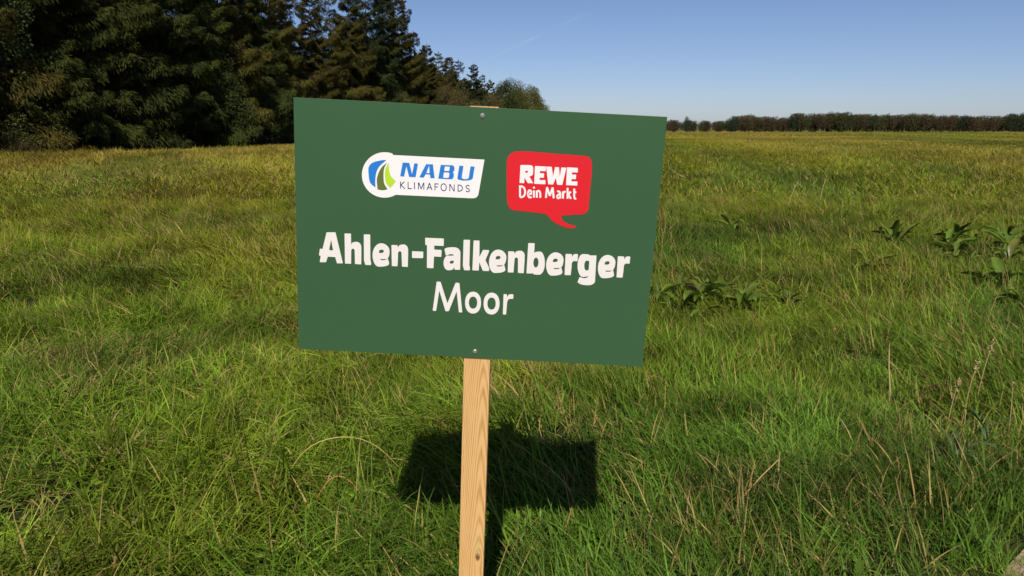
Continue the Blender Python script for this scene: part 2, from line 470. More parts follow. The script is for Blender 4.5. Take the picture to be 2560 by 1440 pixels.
# front row: direction, height in metres, mesh, crown material, label
front = [
 (-230, 18.1, 1, None, None), (-90, 17.8, 2, M_SPRUCE_OLIVE, None),
 (40, 18.2, 4, None, 'big spruce with broad drooping boughs at the left end of the wood'),
 (150, 17.4, 0, None, 'dark spruce behind the low light bushes at the left end of the wood'),
 (245, 18.1, 2, None, 'dark spruce with a lit bough hanging low over the black wood edge'),
 (330, 17.6, 1, None, 'dark green spruce just left of the big leafy bush in the wood edge'),
 (415, 18.4, 4, None, 'tall spruce with long raised boughs above the big leafy bush'),
 (495, 17.2, 0, M_SPRUCE, 'spruce standing directly behind the big leafy bush'),
 (570, 17.8, 2, M_SPRUCE_OLIVE, 'olive spruce just right of the big leafy bush'),
 (635, 17.2, 1, None, 'dark spruce one step left of the top left sign corner'),
 (690, 17.0, 4, M_SPRUCE_OLIVE, 'light olive spruce rising above the top left corner of the sign'),
 (742, 15.1, 3, M_SPRUCE_BROWN, 'thin brownish spruce with sky showing between its boughs'),
 (790, 15.4, 0, M_SPRUCE_OLIVE, 'olive spruce right of the thin brownish spruce'),
 (838, 17.2, 3, M_SPRUCE_OLIVE, 'narrow see-through olive spruce above the logo badge of the sign'),
 (884, 18.4, 1, M_SPRUCE_OLIVE, 'bushy olive spruce left of the tall dark leaning top'),
 (925, 19.8, 2, M_SPRUCE_BLUE, 'tall dark spruce whose crown runs out of the top of the photo'),
 (966, 19.8, 4, None, 'tall spruce with feathery side boughs against the blue sky'),
 (1003, 19.2, 0, M_SPRUCE_OLIVE, 'last of the tall spruces before the treetops step down'),
 (1040, 15.7, 3, M_SPRUCE_BLUE, 'thin bare-topped spruce at the step down of the treetops'),
 (1072, 14.6, 1, M_SPRUCE_OLIVE, 'medium olive spruce below the thin bare-topped one'),
 (1100, 14.1, 3, M_SPRUCE_BROWN, 'brownish thin spruce with a pointed tip, left of the middle of the sign'),
 (1126, 13.8, 0, M_SPRUCE_BROWN, 'brown conical spruce between two thin pointed ones'),
 (1149, 14.0, 3, M_SPRUCE_BLUE, 'grey green thin pointed spruce left of the dark cone'),
 (1185, 14.2, 1, M_SPRUCE_BLUE, 'dark green cone-shaped spruce standing out over the middle of the sign'),
 (1207, 12.8, 3, M_SPRUCE_BLUE, 'short spruce tip just right of the dark cone-shaped spruce'),
 (1226, 12.2, 4, M_SPRUCE_BROWN, 'low brown spruce in the dip of the treetops'),
]
def row(lst, off):
    for i, (px, H, k, mat, lab) in enumerate(lst):
        y = y_at(px, off); x = EDGE_P[0] - off + EDGE_K * (y - EDGE_P[1])
        s = H / 15.0
        wd = s * random.uniform(.92, 1.08)
        place(SPR, SPR_USED, k, (x, y, gz(x, y)), random.uniform(0, 6.28), (wd, wd, s), lab or ('spruce of the wood edge beyond the left end of the meadow' if px < 0 else 'dark spruce filling the tapering end of the wood over the sign'), None if lab else WOOD, mat)
row(front, 2.6)
row([(1052, 13.6, 0, None, None), (1078, 12.6, 2, None, None), (1098, 12.0, 4, M_SPRUCE_OLIVE, None), (1118, 11.6, 2, None, None), (1136, 11.6, 0, M_SPRUCE_OLIVE, None), (1160, 11.4, 4, None, None),
     (1172, 11.8, 2, None, None), (1196, 11.2, 0, None, None), (1214, 10.6, 2, M_SPRUCE_OLIVE, None), (1234, 10.4, 4, None, None), (1248, 10.8, 0, None, None)], 4.5)   # filling the tapering end
# deeper rows, seen only between the front trees
for off, s0 in ((6.5, 0.95), (11.0, 0.98), (16.0, 1.0)):
    y = 26.0 + off * .3
    while y < 190:
        px = 1280 + F_PX * (EDGE_P[0] - off + EDGE_K * (y - EDGE_P[1])) / (y * CP)
        gap = 735 < px < 815 and off > 6
        x = float(edge_x(y)) - off + random.uniform(-.8, .8)
        H = (16.6 if y < 95 else 16.6 - (y - 95) * .055) * s0 * random.uniform(.86, 1.0)
        if gap: H *= .78
        k = random.choice([0, 1, 2, 4, 3])
        s = H / 15
        place(SPR, SPR_USED, k, (x, y + random.uniform(-1, 1), gz(x, y)), random.uniform(0, 6.28), (s, s, s),
              'dark spruce in the depth of the wood, seen between the front trees', WOOD, random.choice([None, None, M_SPRUCE_OLIVE, M_SPRUCE_BLUE]))
        y += random.uniform(3.6, 5.2) * (1 + y / 160)

def along(px, off):
    y = y_at(px, off); return EDGE_P[0] - off + EDGE_K * (y - EDGE_P[1]), y
# leafy trees and bushes of the wood edge
leafs = [
 (560, .6, 6.6, 0, M_LEAF_DARK, 'big dark leafy bush in front of the spruces, left of the sign'),
 (20, 1.6, 9.5, 2, M_LEAF_DARK, 'dark leafy tree at the far left edge of the photo'),
 (650, 1.6, 5.2, 1, M_LEAF_DARK, 'low dark leafy tree beside the left edge of the sign'),
 (985, .8, 7.0, 0, M_LEAF_LIGHT, 'light green round tree at the foot of the tall spruces over the sign'),
 (1010, .2, 4.6, 1, M_LEAF_DARK, 'dark leafy bush right of the light green round tree'),
 (1112, 0., 8.4, 2, M_LEAF_BROWN, 'brown autumn tree in front of the pointed spruces'),
 (1150, -.6, 7.8, 1, M_LEAF_BROWN, 'reddish brown leafy tree left of the dark cone-shaped spruce'),
 (1200, -.4, 6.4, 0, M_LEAF_DARK, 'dark green bush under the dark cone-shaped spruce'),
 (1232, 0., 8.2, 1, M_LEAF_BROWN, 'brown bushy tree in the dip of the treetops'),
 (1266, 1., 13.2, 2, M_LEAF_DARK, 'dark pointed leafy tree near the right end of the wood'),
 (1298, 0., 12.3, 0, M_LEAF_LIGHT, 'broad light olive tree forming the right end of the wood'),
 (1322, -.5, 12.2, 1, M_LEAF_LIGHT, 'round olive tree on the sloping right end of the wood'),
 (1282, 5., 12.0, 1, M_LEAF_DARK, 'dark tree behind the broad light olive tree at the right end of the wood'),
 (1306, 5., 11.0, 0, M_LEAF_DARK, 'dark tree behind the sloping right end of the wood'),
 (1330, 3., 9.4, 2, M_LEAF_DARK, 'small dark tree filling the gap under the round olive tree'),
 (1345, -1., 9.8, 2, M_LEAF_LIGHT, 'low olive tree where the wood slopes down to the field'),
 (1366, -1., 8.0, 0, M_LEAF_DARK, 'last small dark tree at the tip of the wood'),
]
base_h = [7, 6, 8]
for px, off, H, k, mat, lab in leafs:
    x, y = along(px, off); s = H / base_h[k]
    place(LEAF, LEAF_USED, k, (x, y, gz(x, y)), random.uniform(0, 6.28), (s * (.82 if y > 150 else .95), s * (.82 if y > 150 else .95), s), lab, None, mat)
bushes = [
 (20, -.6, 2.5, 0, M_LEAF_LIGHT, 'light green bush at the left foot of the wood'),
 (88, -.3, 2.0, 1, M_LEAF_LIGHT, 'second low light bush from the left at the foot of the wood'),
 (135, .3, 1.6, 0, M_LEAF_DARK, 'small dark bush beside the light bushes at the foot of the wood'),
 (48, -1.6, 0.9, 1, M_LEAF_BROWN, 'knee-high rusty brown bush in front of the light bushes'),
 (330, .8, 1.8, 1, M_LEAF_DARK, 'low dark bush in the black shade left of the big leafy bush'),
 (700, .8, 1.9, 1, M_LEAF_DARK, 'low dark bush in the shade beside the sign board'),
]
for px, off, H, k, mat, lab in bushes:
    x, y = along(px, off); s = H / (2.6, 1.9)[k]
    place(BUSH, BUSH_USED, k, (x, y, gz(x, y)), random.uniform(0, 6.28), (s, s, s), lab, None, mat)

# ------------------------------------------------------------------ the far wood across the field
def far_meshes(seed, H, Rx, base, n, card):
    g = np.random.default_rng(seed)
    u = unit(g.normal(0, 1, (n, 3))) * (g.random(n) ** .4)[:, None]
    lump = 1 + .22 * np.sin(u[:, 0] * 5 + seed) * np.sin(u[:, 1] * 4 + 2 * seed) + .15 * g.normal(0, 1, n)
    P = np.stack([u[:, 0] * Rx * lump, u[:, 1] * Rx * lump, base + (H - base) * (u[:, 2] * .5 + .5) * (0.9 + .1 * lump)], -1)
    D = unit(g.normal(0, 1, (n, 3))); N = unit(np.cross(D, g.normal(0, 1, (n, 3))))
    V, Q = cards(P, D, N, g.uniform(.6, 1.4, n) * card, g.uniform(.5, .9, n) * card)
    tr = [tube([(0, 0, -.3), (.05, 0, H * .4), (0, .1, H * .85)], [.2, .15, .04], 5)]
    for q in range(4):
        a = g.uniform(0, 6.28); tr.append(tube([(0, 0, H * .3), (math.cos(a) * Rx * .4, math.sin(a) * Rx * .4, H * .55)], [.09, .03], 4))
    tv, tq = join_parts(tr)
    return arr_mesh('far_trunk', tv, tq, None, True), arr_mesh('far_crown', V, Q)
FAR = [proto('far_tree', 'tree', far_meshes(400 + k, *a), M_FAR_BROWN, M_BARK_PALE) for k, a in enumerate(
      [(10, 2.6, .9, 1700, .42), (10, 2.3, 1.8, 1400, .42), (10, 3.2, .5, 1900, .45), (10, 2.2, 1.3, 1300, .40), (10, 3.4, .2, 2100, .45)])]
FAR_USED = [False] * len(FAR)
FAR_Y = 330.0
def far_x(px, y): return (px - 1280) / F_PX * y * CP
def far_top(px):
    """height profile of the far wood, metres"""
    tops = [(1200, 296), (1640, 297), (1690, 301), (1760, 304), (1820, 299), (1850, 289), (1890, 289), (1920, 294), (1960, 294), (1985, 286), (2050, 284), (2130, 283), (2170, 287), (2190, 292), (2230, 286), (2300, 285), (2340, 288), (2380, 289), (2450, 291), (2500, 294), (2530, 287), (2700, 284), (3200, 285)]
    pts = [(a, (322 - t) / 1870 * FAR_Y + EYE + .3) for a, t in tops]
    return float(np.interp(px, [p[0] for p in pts], [p[1] for p in pts]))
px = 1180.0; i = 0
MIX = [None, None, M_FAR_GREEN, None, M_FAR_GREEN, M_FAR_DARK]
while px < 3000:
    y = FAR_Y + random.uniform(-3, 3); x = far_x(px, y)
    H = far_top(px) * random.uniform(.78, 1.06); s = H / 10
    mat = random.choice(MIX)
    place(FAR, FAR_USED, random.randrange(4), (x, y, 0), random.uniform(0, 6.28), (s * 1.15, s * 1.15, s), 'brown and green tree in the front of the far wood across the field', 'trees of the far wood', mat)
    px += random.uniform(12, 19)
for r_ in range(2):
    px = 1170.0
    while px < 3050:
        y = FAR_Y + 7 + 8 * r_ + random.uniform(-2, 2); x = far_x(px, y)
        H = far_top(px) * random.uniform(.94, 1.08); s = H / 10
        place(FAR, FAR_USED, random.choice([4, 2, 4]), (x, y, 0), random.uniform(0, 6.28), (s * 1.6, s * 1.6, s), 'tree standing deeper in the far wood, only its top in sight', 'treetops of the far wood', random.choice([None, M_FAR_GREEN, M_FAR_GREEN]))
        px += random.uniform(28, 42)
px = 1170.0
while px < 3050:
    y = FAR_Y + 24 + random.uniform(-3, 3); s = far_top(px) * random.uniform(.8, .95) / 10
    place(FAR, FAR_USED, 4, (far_x(px, y), y, 0), random.uniform(0, 6.28), (s * 2.4, s * 2.0, s), 'broad bushy tree far inside the far wood, glimpsed between trunks', 'undergrowth of the far wood', random.choice([M_FAR_GREEN, M_FAR_BROWN]))
    px += random.uniform(28, 40)
for px, H, k, w, lab in [(1834, 7.2, 4, .95, 'dark round tree standing in front of the far wood, right of the sign'),
                         (1735, 4.2, 4, .9, 'low dark green tree in front of the far wood, near the sign edge'),
                         (1716, 6.9, 2, .55, 'small dark crown poking above the far wood beside the sign edge'),
                         (2186, 8.0, 1, .5, 'single round crown standing clear above the far wood'),
                         (2528, 8.2, 4, 1.1, 'big dark green tree at the right end of the far wood'),
                         (2556, 8.6, 4, .9, 'dark green tree cut by the right edge of the photo')]:
    y = FAR_Y - 7; x = far_x(px, y); s = H / 10
    place(FAR, FAR_USED, k, (x, y, 0), random.uniform(0, 6.28), (s * w, s * w, s), lab, None, M_FAR_DARK)
for px in range(1650, 2900, 1):
    if random.random() < .03:
        y = FAR_Y - random.uniform(6, 10); x = far_x(px, y); s = random.uniform(.10, .20)
        place(FAR, FAR_USED, 4, (x, y, 0), random.uniform(0, 6.28), (s * 1.6, s * 1.6, s), 'low green bush at the foot of the far wood', 'bushes along the far wood', M_FAR_GREEN)

# ------------------------------------------------------------------ the sign
B_C = Vector((-0.086256, 1.700477, -0.249546 + EYE))
B_U = Vector((0.998630, -0.011074, -0.051135)); B_V = Vector((0.050755, -0.032256, 0.998190)); B_N = Vector((-0.012703, -0.999418, -0.031649))
B_M = Matrix(((B_U.x, B_V.x, B_N.x, B_C.x), (B_U.y, B_V.y, B_N.y, B_C.y), (B_U.z, B_V.z, B_N.z, B_C.z), (0, 0, 0, 1)))
BW, BH, BT = 0.841, 0.5957, 0.004
M_GREEN = None
def board_material():
    m, n, l = nodes_of('printed_green_board')
    b = n['Principled BSDF']
    tc = n.new('ShaderNodeTexCoord'); nz = n.new('ShaderNodeTexNoise'); nz.inputs['Scale'].default_value = 3.0; nz.inputs['Detail'].default_value = 6
    l.new(tc.outputs['Object'], nz.inputs['Vector'])
    cr = n.new('ShaderNodeValToRGB'); cr.color_ramp.elements[0].color = (0.0265, 0.078, 0.032, 1); cr.color_ramp.elements[1].color = (0.032, 0.086, 0.038, 1)
    l.new(nz.outputs['Fac'], cr.inputs[0]); l.new(cr.outputs[0], b.inputs['Base Color'])
    b.inputs['Roughness'].default_value = 0.45; b.inputs['Specular IOR Level'].default_value = 0.22
    return m
M_GREEN = board_material()
M_WHITE = plain('white_print', (0.62, 0.60, 0.58), 0.5)
M_BADGE = plain('badge_white', (0.68, 0.66, 0.665), 0.5)
M_RED = plain('red_print', (0.54, 0.007, 0.015), 0.5)
M_BLUE = plain('blue_print', (0.010, 0.155, 0.50), 0.5)
M_NAVY = plain('navy_print', (0.012, 0.03, 0.12), 0.5)
M_DKGREEN = plain('dark_green_print', (0.085, 0.125, 0.026), 0.5)
M_LIME = plain('lime_print', (0.35, 0.56, 0.025), 0.5)
M_ALU = plain('aluminium_edge', (0.10, 0.13, 0.10), 0.4, 0.5)
M_STEEL = plain('steel_screw', (0.62, 0.60, 0.56), 0.28, 0.5, 1.0)

def post_material():
    m, n, l = nodes_of('pine_wood')
    b = n['Principled BSDF']
    tc = n.new('ShaderNodeTexCoord'); sp = n.new('ShaderNodeSeparateXYZ'); l.new(tc.outputs['Object'], sp.inputs[0])
    def math_(op, a, c=None, **k):
        q = n.new('ShaderNodeMath'); q.operation = op
        for i_, v in enumerate((a, c)):
            if v is None: continue
            if isinstance(v, (int, float)): q.inputs[i_].default_value = v
            else: l.new(v, q.inputs[i_])
        return q.outputs[0]
    X, Y, Z = sp.outputs
    nz = n.new('ShaderNodeTexNoise'); mp = n.new('ShaderNodeMapping'); mp.inputs['Scale'].default_value = (16, 16, 2.2)
    l.new(tc.outputs['Object'], mp.inputs[0]); l.new(mp.outputs[0], nz.inputs['Vector']); nz.inputs['Scale'].default_value = 1.0; nz.inputs['Detail'].default_value = 2
    # ring field: distance from a pith line outside the post, so the left lies straight and the right shows flames
    dx = math_('SUBTRACT', X, 0.018); dz = math_('MULTIPLY', Z, 0.055)
    rr = math_('SQRT', math_('ADD', math_('MULTIPLY', dx, dx), math_('ADD', 0.00008, math_('MULTIPLY', Y, math_('MULTIPLY', Y, .2)))))
    knx = math_('SUBTRACT', X, 0.0165); knz = math_('ADD', Z, 0.852)
    kd = math_('SQRT', math_('ADD', math_('MULTIPLY', knx, knx), math_('MULTIPLY', math_('MULTIPLY', knz, knz), .28)))
    push = math_('DIVIDE', 0.000085, math_('ADD', kd, 0.006))
    fld = math_('ADD', math_('ADD', rr, math_('MULTIPLY', nz.outputs['Fac'], 0.017)), math_('SUBTRACT', dz, push))
    sn = math_('SINE', math_('MULTIPLY', fld, 1500.0))
    fine = n.new('ShaderNodeTexNoise'); mp2 = n.new('ShaderNodeMapping'); mp2.inputs['Scale'].default_value = (420, 420, 9)
    l.new(tc.outputs['Object'], mp2.inputs[0]); l.new(mp2.outputs[0], fine.inputs['Vector']); fine.inputs['Scale'].default_value = 1.0
    mixv = math_('ADD', math_('MULTIPLY', sn, 0.32), math_('MULTIPLY', fine.outputs['Fac'], 0.9))
    cr = n.new('ShaderNodeValToRGB'); e = cr.color_ramp.elements
    e[0].position = .12; e[0].color = (0.56, 0.375, 0.165, 1); e[1].position = .85; e[1].color = (0.395, 0.222, 0.074, 1)
    x1 = e.new(.5); x1.color = (0.52, 0.335, 0.135, 1)
    l.new(mixv, cr.inputs[0])
    # grain streaks differ slowly over the length
    big = n.new('ShaderNodeTexNoise'); big.inputs['Scale'].default_value = 5; l.new(tc.outputs['Object'], big.inputs['Vector'])
    mx0 = n.new('ShaderNodeMix'); mx0.data_type = 'RGBA'; mx0.blend_type = 'MULTIPLY'
    l.new(math_('MULTIPLY', big.outputs['Fac'], .35), mx0.inputs['Factor']); l.new(cr.outputs[0], mx0.inputs['A']); mx0.inputs['B'].default_value = (.95, .72, .5, 1)
    kr = n.new('ShaderNodeMapRange'); kr.inputs[1].default_value = 0.0035; kr.inputs[2].default_value = 0.0078; kr.inputs[3].default_value = 1; kr.inputs[4].default_value = 0
    l.new(kd, kr.inputs[0])
    mx = n.new('ShaderNodeMix'); mx.data_type = 'RGBA'; l.new(kr.outputs[0], mx.inputs['Factor']); l.new(mx0.outputs['Result'], mx.inputs['A']); mx.inputs['B'].default_value = (0.12, 0.065, 0.03, 1)
    # greenish resin streak above the knot
    st = math_('MULTIPLY', math_('SUBTRACT', 1, math_('MINIMUM', math_('DIVIDE', math_('ABSOLUTE', math_('SUBTRACT', X, 0.018)), 0.005), 1.0)),
               math_('MULTIPLY', math_('GREATER_THAN', Z, -0.85), math_('LESS_THAN', Z, -0.79)))
    mx2 = n.new('ShaderNodeMix'); mx2.data_type = 'RGBA'; l.new(math_('MULTIPLY', st, .5), mx2.inputs['Factor']); l.new(mx.outputs['Result'], mx2.inputs['A']); mx2.inputs['B'].default_value = (0.33, 0.33, 0.13, 1)
    l.new(mx2.outputs['Result'], b.inputs['Base Color'])
    b.inputs['Roughness'].default_value = 0.7; b.inputs['Specular IOR Level'].default_value = 0.2
    bp = n.new('ShaderNodeBump'); bp.inputs['Distance'].default_value = 0.0006; bp.inputs['Strength'].default_value = .5
    l.new(mixv, bp.inputs['Height']); l.new(bp.outputs[0], b.inputs['Normal'])
    return m

def box_mesh(name, x0, x1, y0, y1, z0, z1, bev=0.0):
    import bmesh
    bm = bmesh.new()
    vs = [bm.verts.new((x, y, z)) for x in (x0, x1) for y in (y0, y1) for z in (z0, z1)]
    for f in ((0, 1, 3, 2), (4, 6, 7, 5), (0, 4, 5, 1), (2, 3, 7, 6), (0, 2, 6, 4), (1, 5, 7, 3)):
        bm.faces.new([vs[i_] for i_ in f])
    bmesh.ops.recalc_face_normals(bm, faces=bm.faces)
    if bev: bmesh.ops.bevel(bm, geom=list(bm.edges), offset=bev, segments=2, affect='EDGES', profile=.6)
    me = bpy.data.meshes.new(name); bm.to_mesh(me); bm.free()
    return me

